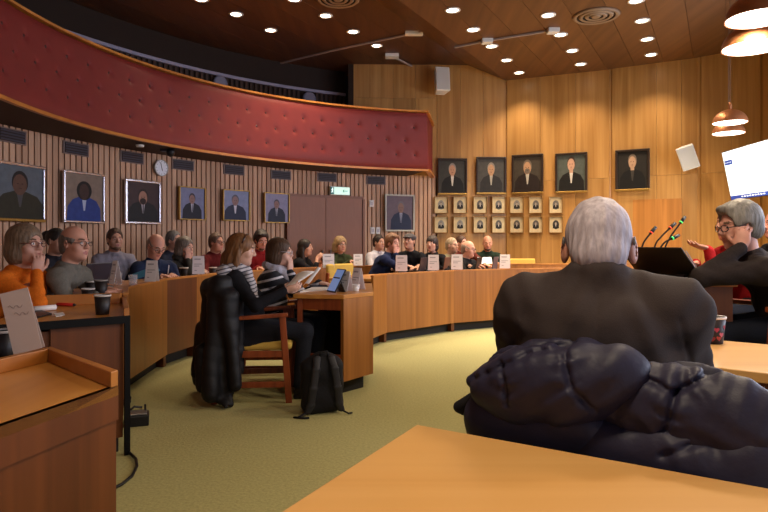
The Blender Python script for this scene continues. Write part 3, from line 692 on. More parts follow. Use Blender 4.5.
for u, v, Y, lab in ((220, 83.5, 10.4, 'small round pale loudspeaker disc on gallery wall above the clock'), (309, 99, 11.75, 'small round pale loudspeaker disc on gallery wall near the balcony end')):
    c2 = wall_at(u, GR - .09); ph = ang(c2); z = CH - (v - V0) / F * c2.y
    o = MB().lathe([(0.13, 0), (0.13, .03), (0.11, .045)], 24, rot=rx).build('round_speaker', mat('disc_grey', '7d7a8c', .6), loc=(c2.x, c2.y, z)); o.rotation_euler = (0, 0, ph - math.pi / 2)
    tag(o, lab, 'loudspeaker')
# screen on the right-hand wall, tilted down
S0 = Vector((5.175, 9.25, 0)); S1 = Vector((5.10, 7.75, 0))
tv = thing('wall_screen', 'large bright presentation screen tilted down from the right-hand wall', 'screen', (5.155, 8.5, 2.2), 0)
dx = (S1 - S0).normalized(); tl = R(11.5); upv = Vector((-math.sin(tl), 0, math.cos(tl))); nv = dx.cross(upv).normalized()
if nv.x > 0: nv = -nv
rot = Matrix((dx, upv, nv)).transposed(); hw = (S1 - S0).length / 2; hh = 0.36
MB().box((0, 0, 0), (hw + .012, hh + .012, .03), rot).build('bezel', M_DARKPL, tv, .006)
mb = MB()
def sq(x0, x1, y0, y1, i, k): mb.mi = i; mb.add([rot @ Vector((x, y, .0305 + .0006 * k)) for x, y in ((x0, y0), (x1, y0), (x1, y1), (x0, y1))], [(0, 1, 2, 3)])
sq(-hw, hw, -hh, hh, 0, 0); sq(-hw, hw, -hh, -hh + .055, 1, 1)
sq(-hw + .02, -hw + .24, hh - .2, hh - .13, 1, 1)
for k in range(9): sq(-hw + .3 + k * .07, -hw + .345 + k * .07, -hh + .02, -hh + .036, 0, 2)
for k in range(4): sq(-hw + .04 + k * .045, -hw + .07 + k * .045, hh - .170, hh - .160, 0, 2)
mb.build('display', [mat('screen_white', 'dfeaf2', .4, emit=1.0), mat('screen_blue', '1c3f9a', .4, emit=.7)], tv)
d_ = bpy.data.lights.new('screen_glow', 'AREA'); d_.shape = 'RECTANGLE'; d_.size = 2 * hw; d_.size_y = 2 * hh; d_.energy = SCREEN_W; d_.color = (.74, .84, 1.0)
l_ = bpy.data.objects.new('screen_glow', d_); COL.objects.link(l_); l_.parent = tv; l_.location = nv * .05; l_.rotation_euler = Matrix((dx, upv, nv)).transposed().to_euler() if dx.cross(upv).dot(nv) > 0 else Matrix((-dx, upv, nv)).transposed().to_euler()
l_.rotation_euler = (-nv).to_track_quat('Z', 'Y').to_euler()
MB().bar(nv * -.03, nv * -.03 + Vector((.6, 0, .05)), .05, .05).build('wall_arm', M_CHROME, tv)
# ================================================================ DESKS
def miter(pts, d):
    out = []
    for i, p in enumerate(pts):
        ns = []
        if i > 0: e = (p - pts[i - 1]).normalized(); ns.append(Vector((-e.y, e.x)))
        if i < len(pts) - 1: e = (pts[i + 1] - p).normalized(); ns.append(Vector((-e.y, e.x)))
        n = sum(ns, Vector((0, 0))).normalized(); out.append(p + n * (d / n.dot(ns[0])))
    return out
def ring(pts, zl, zs, depth, labels, name='bench_desk', cat='desk', mats=None, grp=None, cols=None, ends=()):
    offs = {}
    def O(d):
        if d not in offs: offs[d] = miter(pts, d)
        return offs[d]
    for i in range(len(pts) - 1):
        c = (pts[i] + pts[i + 1]) / 2; t = thing(name, labels[i], cat, (c.x, c.y, 0), 0, grp)
        def pr(d0, d1, z0, z1, nm, m_, bv=0.0):
            q = [O(d0)[i], O(d0)[i + 1], O(d1)[i + 1], O(d1)[i]]
            return MB().prism([(p.x - c.x, p.y - c.y) for p in q], z0, z1).build(nm, m_, t, bv)
        fm = mats[i] if mats else M_BENCH
        pr(0, .028, .12, zl - .02, 'front_panel', fm)
        pr(-.004, .036, zl - .02, zl, 'front_lip', M_LIP, .003)
        pr(.028, depth, zs - .03, zs, 'desk_top', M_TOP, .004)
        pr(.10, .12, 0, .12, 'kick_plate', M_KICK)
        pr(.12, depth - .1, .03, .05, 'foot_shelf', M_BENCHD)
        for s, (a, b) in ((0, (i, i + 1)), (1, (i + 1, i))):
            e = (pts[b] - pts[a]).normalized() * .013
            q0, q1 = O(.028)[a] + e, O(depth - .04)[a] + e
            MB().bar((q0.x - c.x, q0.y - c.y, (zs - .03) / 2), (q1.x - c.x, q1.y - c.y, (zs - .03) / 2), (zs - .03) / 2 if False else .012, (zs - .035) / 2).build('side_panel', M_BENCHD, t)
V2 = lambda *a: Vector(a)
OUT = [V2(-1.79, 4.29), V2(-2.02, 4.85), V2(-2.1, 5.95), V2(-1.98, 6.5), V2(-1.85, 7.12), V2(-1.25, 8.16), V2(-.4, 9.0), V2(.7, 9.56), V2(1.95, 9.8), V2(3.2, 9.75)]
ring(OUT, .86, .83, .48, ['curved bench desk the woman in orange cardigan leans on', 'curved bench desk with a long pale front, in front of the balding man in blue', 'narrow darker bench desk panel beside the long pale front', 'bench desk in front of the grey-haired woman in scarf', 'bench desk behind the black parka and women at papers', 'bench desk in front of the dark-haired woman sipping', 'bench desk in front of the blonde woman in green', 'back bench desk behind the man in navy suit', 'back bench desk of the bald bearded man in green', 'back bench desk with an empty yellow chair'],
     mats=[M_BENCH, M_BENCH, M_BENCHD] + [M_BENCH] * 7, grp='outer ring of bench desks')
INN = [V2(-.12, 6.95), V2(.036, 7.38), V2(.94, 8.24), V2(1.71, 8.66), V2(2.6, 8.95)]
ring(INN, .83, .79, .56, ['short end section of the far bench desk behind the white cup', 'far bench desk in front of the man in navy suit', 'far bench desk in front of the bald man in glasses', 'far bench desk hidden behind the seated man in foreground'], grp='far inner bench desks')
# women's desk in the middle (open at the near end)
wd = thing('council_desk', 'two-seat wooden desk in mid-room with open near end and curved front', 'desk', (-.4, 5.3, 0)); o_ = V2(-.4, 5.3)
A0, A1, A2, A3, A4 = V2(-.72, 4.86), V2(-.315, 4.79), V2(-.09, 5.1), V2(-.12, 6.1), V2(-.62, 6.1)
pl = lambda ps: [(p.x - o_.x, p.y - o_.y) for p in ps]
MB().prism(pl([A0, A1, A2, A3, A4]), .765, .80).build('desk_top', M_TOP, wd, .004)
e = (A2 - A1).normalized(); nI = V2(-e.y, e.x)
MB().prism(pl([A1, A2, A2 + nI * .03, A1 + nI * .03]), .12, .765).build('front_panel', M_BENCH, wd)
MB().prism(pl([A2 + V2(0, .002), A3, A3 + V2(-.03, 0), A2 + V2(-.03, .002)]), .12, .765).build('front_panel', M_BENCH, wd)
MB().prism(pl([A1 + nI * .1 + e * .06, A2 + nI * .08 - e * .03, A2 + nI * .12 - e * .03, A1 + nI * .14 + e * .06]), 0, .12).build('kick_plate', M_KICK, wd)
for q in (A0 + V2(.05, .05), A4 + V2(.03, -.03)): MB().bar((q.x - o_.x, q.y - o_.y, 0), (q.x - o_.x, q.y - o_.y, .765), .02, .03).build('leg', M_TEAK, wd, .003)
q0, q1 = A0 + V2(.07, .05), A1 + V2(-.01, .03)
MB().bar((q0.x - o_.x, q0.y - o_.y, .72), (q1.x - o_.x, q1.y - o_.y, .72), .015, .045).build('apron', M_TEAK, wd, .003)
MB().bar((q0.x - o_.x, q0.y - o_.y, .30), (q1.x - o_.x, q1.y - o_.y, .30), .018, .025).build('stretcher', M_TEAK, wd, .003)
MB().prism(pl([A0 + V2(.1, .9), A2 + V2(-.05, .5), A2 + V2(-.05, .52), A0 + V2(.1, .92)]), .1, .765).build('inner_panel', M_BLACK, wd)
# end desk B at the aisle, its near face trimmed in black
B0, B1 = V2(-1.46, 3.52), V2(-2.05, 3.06); B2, B3 = V2(-1.79, 4.27), V2(-2.27, 4.05)
ed = thing('end_desk', 'aisle-end desk with black edging, two coffee cups and a red pen on it', 'desk', (-1.7, 3.5, 0)); o_ = V2(-1.7, 3.5)
MB().prism(pl([B0, B1, B3, B2]), .755, .79).build('desk_top', M_TOP, ed)
e = (B1 - B0).normalized(); nn = V2(e.y, -e.x)
if nn.y > 0: nn = -nn
MB().prism(pl([B0 + nn * .02, B1 + nn * .02, B1, B0]), .752, .794).build('edge_trim', M_BLACK, ed)
MB().prism(pl([B0 + nn * .02, B0 + nn * .02 + e * .03, B0 + e * .03, B0]), 0.0, .752).build('corner_post', M_BLACK, ed)
MB().prism(pl([B0 + e * .032 - nn * .012, B0 + e * .40 - nn * .012, B0 + e * .40 - nn * .04, B0 + e * .032 - nn * .04]), .10, .755).build('end_panel', M_BENCHD, ed)
MB().prism(pl([B0 + e * .40 - nn * .03, B1 - nn * .03, B1 - nn * .05, B0 + e * .40 - nn * .05]), .60, .735).build('drawer_front', M_BENCHD, ed, .003)
MB().prism(pl([B0 + e * .38 - nn * .2, B1 - nn * .2, B1 - nn * .23, B0 + e * .38 - nn * .23]), .08, .60).build('inner_panel', M_BLACK, ed)
MB().prism(pl([B0, B2, B2 + e * .03, B0 + e * .03]), .79, .835).build('side_lip', M_LIP, ed, .003)
MB().prism(pl([B0 + e * .046 + V2(0, .02), B2 + e * .03, B2 + e * .055, B0 + e * .07 + V2(0, .02)]), .1, .74).build('side_panel', M_BENCH, ed)
MB().prism(pl([B2 + e * .03, B3, B3 + V2(.01, -.03), B2 + e * .04 + V2(.01, -.03)]), .79, .862).build('rear_ledge', M_LIP, ed, .003)
MB().prism(pl([B0 + e * .1 + V2(-.0, .1), B1 + V2(.1, .1), B3 + V2(.1, -.06), B2 + e * .1 + V2(0, -.06)]), 0, .1).build('plinth', M_KICK, ed)
# near desk A, raised lips on two sides
N1, N2 = V2(-.835, 1.93), V2(-1.28, 2.36); dA = V2(-.245, -.97)
N3, N4 = N2 + dA * 1.3, N1 + dA * 1.3
nd = thing('near_desk', 'closest dark wooden desk with raised lips and a grey card, at lower-left edge', 'desk', (-1.2, 1.6, 0)); o_ = V2(-1.2, 1.6)
MB().prism(pl([N1, N2, N3, N4]), .735, .765).build('desk_top', M_TOP, nd)
e = (N2 - N1).normalized(); ni = V2(-dA.y, dA.x) if V2(-dA.y, dA.x).x > 0 else V2(dA.y, -dA.x)
MB().prism(pl([N1 + dA * .001, N2, N2 + dA * .03, N1 + dA * .035]), .765, .815).build('end_lip', M_LIP, nd, .003)
MB().prism(pl([N2 + dA * .03, N3, N3 + ni * .03, N2 + dA * .03 + ni * .03]), .765, .815).build('rear_lip', M_LIP, nd, .003)
MB().prism(pl([N1, N1 + dA * 1.3, N1 + dA * 1.3 - ni * .02, N1 - ni * .02]), .66, .765).build('apron', M_BENCHD, nd)
MB().prism(pl([N1 - ni * .008, N1 + dA * 1.3 - ni * .008, N1 + dA * 1.3 - ni * .03, N1 - ni * .03]), 0.0, .66).build('side_panel', M_BENCHD, nd)
MB().prism(pl([N1 + dA * .0 - ni * .03, N2 + ni * .03, N2 + ni * .03 + dA * .025, N1 + dA * .025 - ni * .03]), 0.0, .735).build('end_panel', M_BENCHD, nd)
q = N1 + dA * .3 - ni * .005; MB().lathe([(.008, -.002), (.008, .004)], 10, (q.x - o_.x, q.y - o_.y, .48), Matrix.Rotation(R(90), 3, 'Y')).build('screw_cap', M_STEEL, nd)
# foreground table, across the bottom of the view
T0 = V2(.08, 1.51); t1 = V2(.847, -.532); t2 = V2(-.46, -.888)
ft = thing('foreground_table', 'light wooden table top across the foreground, bare', 'table', (.08, 1.51, 0)); o_ = T0
MB().prism(pl([T0, T0 + t1 * 1.9, T0 + t1 * 1.9 + t2 * .62, T0 + t2 * .62]), .735, .77).build('table_top', M_LIGHTTOP, ft, .006, seg=3)
for a_, b_ in ((.08, .08), (1.8, .08), (.08, .54), (1.8, .54)):
    q = t1 * a_ + t2 * b_; MB().bar((q.x, q.y, 0), (q.x, q.y, .735), .025, .025).build('leg', M_TEAK, ft, .003)
q0, q1 = t1 * .1 + t2 * .06, t1 * 1.78 + t2 * .06; MB().bar((q0.x, q0.y, .69), (q1.x, q1.y, .69), .012, .04).build('apron', M_TEAK, ft)
# man's table on the right with the paper cup
zt = .80; K0 = Pz(717, 368, zt).xy; tE = V2(.79, -.613); tN = V2(.613, .79)
mt_ = thing('council_table', 'light wooden table with heart-patterned paper cup, right of the man in foreground', 'table', (K0.x, K0.y, 0)); o_ = K0
Ka = K0 - tE * .66 + tN * .02
MB().prism(pl([Ka, K0 + tE * 1.0, K0 + tE * 1.0 + tN * .66, Ka + tN * .62]), zt - .035, zt).build('table_top', M_LIGHTTOP, mt_, .004)
MB().prism(pl([Ka + tN * .03 + tE * .05, K0 + tE * .97 + tN * .03, K0 + tE * .97 + tN * .05, Ka + tN * .05 + tE * .05]), zt - .14, zt - .035).build('apron', M_BENCHD, mt_)
MB().prism(pl([Ka + tN * .5, K0 + tE * .97 + tN * .52, K0 + tE * .97 + tN * .54, Ka + tN * .52]), 0.05, zt - .035).build('front_panel', M_BENCHD, mt_)
for a_ in (.1, 1.55):
    q = Ka - K0 + tE * a_ + tN * .08; MB().bar((q.x, q.y, 0), (q.x, q.y, zt - .035), .03, .03).build('leg', M_TEAK, mt_, .003)
# raised platform and chairman's desk
pf = MB().prism([(1.45, 3.0), (XR - .05, 2.55), (XR - .05, 7.6), (1.9, 7.6), (1.3, 3.4)], 0, .2).build('trim_3', M_CARPET); struct(pf)
Q0, Q1 = V2(1.15, 3.40), V2(1.885, 3.27); Q2, Q3 = V2(2.45, 5.9), V2(1.85, 5.9)
cdk = thing('podium_desk', 'high brown podium desk with a black laptop and microphones, beside the grey-haired man', 'desk', (1.5, 4.2, 0)); o_ = V2(1.5, 4.2)
MB().prism(pl([Q0, Q1, Q2, Q3]), .975, 1.02).build('desk_top', M_LIP, cdk, .004)
qi = lambda q, k=.97: o_ + (q - o_) * k
MB().prism(pl([qi(Q0), qi(Q1), qi(Q1) + V2(.01, .03), qi(Q0) + V2(.01, .03)]), 0.0, .975).build('end_panel', M_BENCHD, cdk)
MB().prism(pl([qi(Q0) + V2(.01, .035), qi(Q0) + V2(.04, .035), qi(Q3) + V2(.03, 0), qi(Q3)]), 0.0, .975).build('front_panel', M_BENCHD, cdk)
MB().prism(pl([qi(Q3), qi(Q2), qi(Q2) - V2(0, .03), qi(Q3) - V2(0, .03)]), 0.2, .975).build('end_panel', M_BENCHD, cdk)
# ================================================================ CHAIRS
def make_chair(label, loc, rz, grp='wooden armchairs', yel=M_YEL):
    t = thing('armchair', label, 'chair', loc, rz, grp)
    s = Sculpt(); s.rbox((0, .05, .425), (.235, .225, .035), .03); s.build('seat', yel, .012, t)
    s = Sculpt(); s.rbox((0, -.23, .775), (.235, .03, .14), .028, rot=Matrix.Rotation(R(8), 3, 'X')); s.build('backrest', yel, .012, t)
    for sx in (-1, 1):
        MB().bar((sx * .255, .255, 0), (sx * .255, .205, .655), .016, .024).build('leg', M_TEAK, t, .005)
        MB().bar((sx * .235, -.30, 0), (sx * .235, -.215, .80), .016, .024).build('leg', M_TEAK, t, .005)
        MB().bar((sx * .258, .245, .665), (sx * .25, -.23, .635), .026, .014).build('armrest', M_TEAK, t, .006)
        MB().bar((sx * .252, .24, .14), (sx * .238, -.28, .14), .011, .022).build('stretcher', M_TEAK, t, .003)
        MB().bar((sx * .252, .22, .37), (sx * .238, -.25, .37), .011, .025).build('side_rail', M_TEAK, t, .003)
    MB().bar((-.25, .215, .37), (.25, .215, .37), .011, .022).build('front_rail', M_TEAK, t, .003)
    MB().bar((-.235, -.25, .37), (.235, -.25, .37), .011, .022).build('rear_rail', M_TEAK, t, .003)
    return t
# ================================================================ PEOPLE
def skinmats(c, lipc=None):
    cl = lin(c)
    mk = lambda nm, k: mat(nm, c, .55)
    m0 = mat('skin_' + c, c, .5, var=.05, scale=25, spec=.35)
    return [m0, mat('lips_' + c, lipc or 'a0625a', .5), mat('eye_white', 'd8d2cc', .3), mat('iris', '2a2220', .25), mat('brow_' + c, '5c4434', .8)]
def hairmat(c):
    return mat('hair_' + c, c, .55, var=.35, scale=22, stretch=(3, 3, .6), bump=.5, spec=.35)
def cloth(c, rough=.9, name=None, var=.12, scale=90):
    return mat(name or 'cloth_' + c, c, rough, var=var, scale=scale, bump=.15, spec=.15)
def rotm(yaw, pitch, roll): return Matrix.Rotation(R(yaw), 3, 'Z') @ Matrix.Rotation(R(pitch), 3, 'X') @ Matrix.Rotation(R(roll), 3, 'Y')
def nrm(v): v = np.array(v, float); return v / np.linalg.norm(v)
def ik(S, W, l1, l2, pole):
    S = np.array(S, float); W = np.array(W, float); d = W - S; L = np.linalg.norm(d)
    if L > (l1 + l2) * .985: W = S + d / L * (l1 + l2) * .985; d = W - S; L = np.linalg.norm(d)
    if L < 0.12: L = 0.12
    a = (l1 * l1 - l2 * l2 + L * L) / (2 * L); h = math.sqrt(max(l1 * l1 - a * a, 1e-6))
    u = d / np.linalg.norm(d); p = np.array(pole, float); p = p - u * p.dot(u); p /= np.linalg.norm(p)
    return S + u * a + p * h, W
def hand(S, W, d, n, side, curl, s=1.0):
    """five-fingered hand: palm from the wrist along d, palm facing n; side=+1 right hand"""
    d = nrm(d); n = np.array(n, float); n = nrm(n - d * n.dot(d)); b = np.cross(d, n) * (-side)      # b points to the thumb side
    W = np.array(W, float)
    q = np.stack((b, d, n), 1)
    S.ell(W + d * .045 * s, (.040 * s, .052 * s, .017 * s), k=.015, rot=q)
    for i, (L, r) in enumerate(((.072, .0088), (.080, .009), (.074, .0087), (.058, .0078))):
        p = W + (d * (.082 - .004 * abs(i - 1)) + b * (.027 - .018 * i)) * s; a = curl * .35; seg = (L * .44, L * .31, L * .25)
        for j, sl in enumerate(seg):
            dd = d * math.cos(a) + n * math.sin(a) + b * (.10 - .065 * i)
            dd = dd / np.linalg.norm(dd); p2 = p + dd * sl * s
            S.cap(p, p2, (r - .0006 * j) * s, (r - .0006 * (j + 1)) * s, k=.003 if j else .006); p = p2; a += curl * .75
    p = W + (d * .022 + b * .030 + n * .004) * s
    for L, m_ in ((.040, .75), (.030, .35), (.024, .1)):
        dd = nrm(d * (1 - m_ * .35) + b * m_ + n * (.25 + curl * .25)); p2 = p + dd * L * s; S.cap(p, p2, .0115 * s, .0095 * s, k=.006); p = p2
def build_head(S, hp, Rh, s, male, jaw=1.0, ears=1.0):
    q = np.array(Rh)
    E = lambda c, r, k=.015, op='u', rot=q: S.ell(hp(*c), [x * s for x in r], k=k, rot=rot, op=op)
    E((0, -.012, .03), (.074, .094, .09)); E((0, .018, -.03), (.063, .072, .088), .03)
    E((0, .036, -.078), (.05 * jaw, .047, .042 * jaw), .03); E((0, .072, -.098), (.019, .017, .016), .02)
    for sx in (-1, 1):
        E((sx * .042, .055, -.028), (.024, .022, .024), .02)
        E((sx * .031, .102, .004), (.017, .016, .010), .012, 's')
        E((sx * .031, .0775, .003), (.0125, .0125, .0115), .002)
        S.cap(hp(sx * .014, .090, .024), hp(sx * .046, .074, .026), .007 * s, .005 * s, k=.012)
        e = Matrix.Rotation(R(sx * -22), 3, 'Z')
        E((sx * (.078 + .008 * (ears - 1) / .35), -.006, -.006), (.008 * ears, .021 * ears, .033 * ears), .006, rot=np.array(Rh @ e)); E((sx * .083, -.002, -.004), (.006, .010, .018), .004, 's', rot=np.array(Rh @ e))
        E((sx * .011, .097, -.030), (.009, .010, .008), .008)
    S.cap(hp(0, .086, .018), hp(0, .108, -.024), .008 * s, .0115 * s, k=.012)
    S.cap(hp(-.019, .084, -.058), hp(.019, .084, -.058), .0065 * s, k=.006); S.cap(hp(-.016, .083, -.070), hp(.016, .083, -.070), .0075 * s, k=.006)
    S.cap(hp(-.014, .093, -.064), hp(.014, .093, -.064), .0022 * s, k=.003, op='s')
    reg = []
    qq = np.array(Rh)
    reg.append((hp(0, .094, -.064), np.array((.024, .02, .0125)) * s, qq, 1))
    for sx in (-1, 1):
        reg.append((hp(sx * .031, .09, .003), np.array((.0125, .02, .0065)) * s, qq, 2)); reg.append((hp(sx * .031, .093, .003), np.array((.0062, .02, .0064)) * s, qq, 3))
        reg.append((hp(sx * .032, .085, .028), np.array((.021, .025, .0055)) * s, qq, 4))
    return reg
HAIRS = {}
def build_hair(style, hp, Rh, s, c, vox, parent, seed):
    S = Sculpt(); q = np.array(Rh)
    E = lambda cc, r, k=.012, op='u': S.ell(hp(*cc), [x * s for x in r], k=k, rot=q, op=op)
    C = lambda a, b, ra, rb, k=.02, op='u', sx=1: S.cap(hp(*a), hp(*b), ra * s, rb * s, k=k, op=op)
    ears = True
    if style in ('short', 'thick', 'crop', 'capcut'):
        t = {'short': .011, 'thick': .02, 'crop': .006, 'capcut': .006}[style]
        E((0, -.014, .03), (.074 + t, .094 + t, .091 + t * 1.15)); E((0, -.055, -.03), (.062 + t * .5, .055 + t * .5, .06), .02)
        E((0, .118, -.022), (.085, .085, .112), .012, 's'); E((0, .06, -.13), (.12, .12, .085), .012, 's'); E((0, -.06, -.15), (.12, .12, .07), .01, 's')
        if style == 'thick': E((.01, .055, .098), (.062, .04, .024), .02)
    elif style in ('fringe', 'whitefringe'):
        E((0, -.014, .02), (.080, .102, .085)); E((0, -.055, -.035), (.064, .055, .055), .02)
        E((0, .025, .10), (.088, .115, .088), .012, 's'); E((0, .115, -.04), (.09, .1, .12), .012, 's'); E((0, .06, -.13), (.12, .12, .085), .012, 's'); E((0, -.06, -.15), (.12, .12, .065), .01, 's')
    elif style == 'bob':
        E((0, -.018, .03), (.092, .11, .10)); E((0, -.035, -.05), (.098, .088, .095), .03)
        E((0, .118, -.06), (.068, .085, .125), .012, 's'); E((0, .02, -.2), (.2, .2, .075), .012, 's'); ears = False
    elif style == 'bangs':
        E((0, -.014, .03), (.088, .108, .098)); E((0, -.04, -.05), (.088, .07, .09), .03)
        E((0, .125, -.075), (.064, .09, .105), .01, 's'); E((0, .02, -.22), (.2, .2, .09), .012, 's'); ears = False
    elif style == 'long':
        E((0, -.018, .03), (.089, .108, .099)); E((0, -.06, -.09), (.095, .062, .13), .03); C((-.072, -.02, -.02), (-.088, -.01, -.17), .028, .03); C((.072, -.02, -.02), (.088, -.01, -.17), .028, .03)
        C((0, -.085, -.08), (0, -.085, -.22), .06, .045)
        E((0, .118, -.055), (.066, .085, .13), .012, 's'); ears = False
    elif style == 'wavy':
        E((0, -.018, .035), (.098, .112, .102)); E((0, -.05, -.05), (.105, .08, .1), .03)
        for k in range(10):
            a = R(50 + 29 * k); C((.088 * math.sin(a + 2.3), -.03 + .07 * math.cos(a + 2.3) - .02, .0), (.1 * math.sin(a + 2.3), -.04 + .07 * math.cos(a + 2.3) - .02, -.10), .03, .024)
        E((0, .118, -.05), (.068, .085, .115), .012, 's'); ears = False
    elif style == 'bun':
        E((0, -.014, .03), (.083, .102, .098)); E((0, -.13, .05), (.05, .05, .05), .02)
        E((0, .115, -.038), (.085, .085, .105), .012, 's'); E((0, .03, -.15), (.12, .14, .1), .012, 's')
    if ears:
        for sx in (-1, 1): E((sx * .088, .012, -.03), (.03, .03, .045), .01, 's')
    hc = np.array(hp(0, 0, 0)); Ri = np.linalg.inv(q)
    def strands(x, y, z):
        X = x - hc[0]; Y = y - hc[1]; Z = z - hc[2]
        lx = Ri[0, 0] * X + Ri[0, 1] * Y + Ri[0, 2] * Z; ly = Ri[1, 0] * X + Ri[1, 1] * Y + Ri[1, 2] * Z; lz = Ri[2, 0] * X + Ri[2, 1] * Y + Ri[2, 2] * Z
        a = np.arctan2(lx, ly + .02)
        return .0016 * np.sin(a * 23 + seed + 30 * lz) * np.clip(1.2 - lz / .12, 0, 1) + .0012 * np.sin(lx * 160 + seed * 2 + ly * 60)
    if style not in ('crop', 'whitefringe'): S.disp.append(strands)
    return S.build('hair', c if not isinstance(c, str) else hairmat(c), vox, parent)
PEOPLE = []
def person(label, u, v, Y, face, yaw=0, pitch=0, roll=0, lean=.12, skin='c08e74', top='3a3a40', legs='22242c', hair=('short', '4a3020'), arms=None, male=True,
           beard=None, glasses=None, scarf=None, collar=None, base=0.0, s=1.0, wide=1.0, jaw=1.0, topname='sweater', toplabel=None, vox=None, group=None, hunch=.03, inner=None, bare=False, fat=1.0, shoes='1a1614', neckdrop=0.0, shdrop=0.0, seams=False, ears=1.0):
    hw = P(u, v, Y); th = R(face); fw = Vector((math.cos(th), math.sin(th), 0)); rt = Vector((math.sin(th), -math.cos(th), 0))
    root = Vector((hw.x, hw.y, 0)) - fw * lean; root.z = base
    loc = lambda p: np.array(((p - root).dot(rt), (p - root).dot(fw), (p - root).z))
    hc = Vector((0, lean, hw.z - base)); Rh = rotm(yaw, pitch, roll)
    hp = lambda x, y, z: np.array(hc + Rh @ (Vector((x, y, z)) * s))
    vox = vox or (.006 if Y < 2.5 else .0075 if Y < 6 else .0085 if Y < 8 else .0095)
    seed = len(PEOPLE) * 1.7
    N = np.array((0, lean - .055, hc.z - .165 * s - neckdrop)); H = np.array((0, 0, .545))
    bk = np.array((0, -1.0, 0)); p1 = H + (N - H) * .36 + bk * hunch; p2 = H + (N - H) * .76 + bk * hunch
    sw = (.172 if male else .152) * s * wide
    sh = {sd: N + np.array((sd * sw, .02, -.065 - shdrop)) for sd in (-1, 1)}
    sc_ = s * (1.0 if male else .93)
    A = {}
    for sd in (-1, 1):
        spec = (arms or {}).get(sd, ((sd * .13, .40, .865), (-sd * .35, 1, -.05), (0, 0, -1), .5))
        W = spec[0]; W = loc(W) if isinstance(W, Vector) else np.array(W, float)
        pole = spec[4] if len(spec) > 4 else (sd * .7, -.35, -.75)
        dv, nv_ = spec[1], spec[2]
        if isinstance(dv, Vector): dv = (dv.dot(rt), dv.dot(fw), dv.z)
        if isinstance(nv_, Vector): nv_ = (nv_.dot(rt), nv_.dot(fw), nv_.z)
        el, W = ik(sh[sd], W, .30 * sc_, .265 * sc_, pole); A[sd] = (el, W, dv, nv_, spec[3])
    def torso(S, t, armt=None, armfrac=1.0, low=False):
        armt = t if armt is None else armt; k = .05
        S.cap(H + (0, 0, .02), p1, .112 * fat * sc_, .108 * fat * sc_, k=k, sx=.70, t=t)
        S.cap(p1, p2, .108 * fat * sc_, .104 * sc_, k=k, sx=.64 / wide ** .7, t=t)
        if fat > 1.02: S.ell(p1 + (0, .05, -.02), (.15 * fat, .10 * fat, .13), k=.05, t=t)
        if not male:
            for sd in (-1, 1): S.ell(p2 + (sd * .07, .085, -.035), (.06, .05, .058), k=.04, t=t)
        S.cap(sh[-1] + (0, 0, -.005), sh[1] + (0, 0, -.005), .056 * sc_, k=.06, t=t)
        for sd in (-1, 1):
            S.cap(N + (0, -.005, -.01), sh[sd] + (-sd * .03, 0, .012), .05 * sc_, .042 * sc_, k=.05, t=t)
            el, W = A[sd][0], A[sd][1]
            S.cap(sh[sd], el, .052 * sc_, .042 * sc_, k=.10 if seams else .035, t=armt); e2 = el + (W - el) * armfrac
            S.cap(el, e2, .042 * sc_, (.029 + (1 - armfrac) * .012) * sc_, k=.02, t=armt)
    # body: one continuous skin
    S = Sculpt(); torso(S, -.012)
    S.cap(hp(0, -.022, -.06), N + (0, .005, -.02), .054 * s, .058 * s, k=.03)
    for sd in (-1, 1):
        el, W, dv, nv_, cu = A[sd]
        S.cap(el + (W - el) * .7, W, .031 * sc_, .025 * sc_, k=.01); hand(S, W, dv, nv_, sd, cu, s * (1.0 if male else .93))
        kn = np.array((sd * .12, .43, .515)); an = np.array((sd * .12, .40, .10))
        S.cap((sd * .085, .0, .545), kn, .07, .05, k=.04); S.cap(kn, an, .046, .034, k=.02); S.cap(an, an + (0, .12, -.05), .034, .028, k=.02)
    reg = build_head(S, hp, Rh, s, male, jaw, ears)
    body = S.build('person', skinmats(skin), vox, None, reg, relax=0)
    body.location = root; body.rotation_euler = (0, 0, th - math.pi / 2)
    tag(body, label, 'person', group)
    # clothes
    tm = top if not isinstance(top, str) else cloth(top)
    S = Sculpt(); torso(S, .008, .007, .62 if bare == 'half' else .0 if bare == 'short' else .97)
    if collar is not None or True:
        for k in range(10):
            a = 2 * math.pi * k / 10; b_ = 2 * math.pi * (k + 1) / 10; rr_ = .062 * s; zc_ = N + (0, .012, .012)
            S.cap(zc_ + (rr_ * math.cos(a), rr_ * math.sin(a), .012 * -math.sin(a)), zc_ + (rr_ * math.cos(b_), rr_ * math.sin(b_), .012 * -math.sin(b_)), .014, k=.02)
    def wr(x, y, z): return .0028 * np.sin(38 * z + 11 * y + seed + 5 * np.sin(21 * x + seed)) + .002 * np.sin(55 * x + 24 * z + 9 * y - seed) + .0014 * np.sin(90 * z - 40 * y + seed)
    S.disp.append(wr)
    if seams:
        S.disp.append(lambda x, y, z: .004 * np.exp(-(x / .005) ** 2) * (y < N[1] + .02) * (z < N[2] - .03) + .0035 * np.exp(-((np.abs(x) - .185 - .25 * (N[2] - .1 - z) * (z > N[2] - .25)) / .005) ** 2) * (z < N[2] - .09))
    t_ = S.build(topname, tm, vox * 1.1, body, relax=1)
    if toplabel: t_['label'] = toplabel
    S = Sculpt(); S.cap((-.06, .0, .54), (.06, .0, .54), .118 * min(fat, 1.1), k=.03)
    for sd in (-1, 1):
        kn = np.array((sd * .12, .43, .515)); an = np.array((sd * .12, .395, .11)); S.cap((sd * .085, .0, .545), kn, .086, .066, k=.05); S.cap(kn, an, .064, .055, k=.03)
    S.build('trousers', cloth(legs), .014, body)
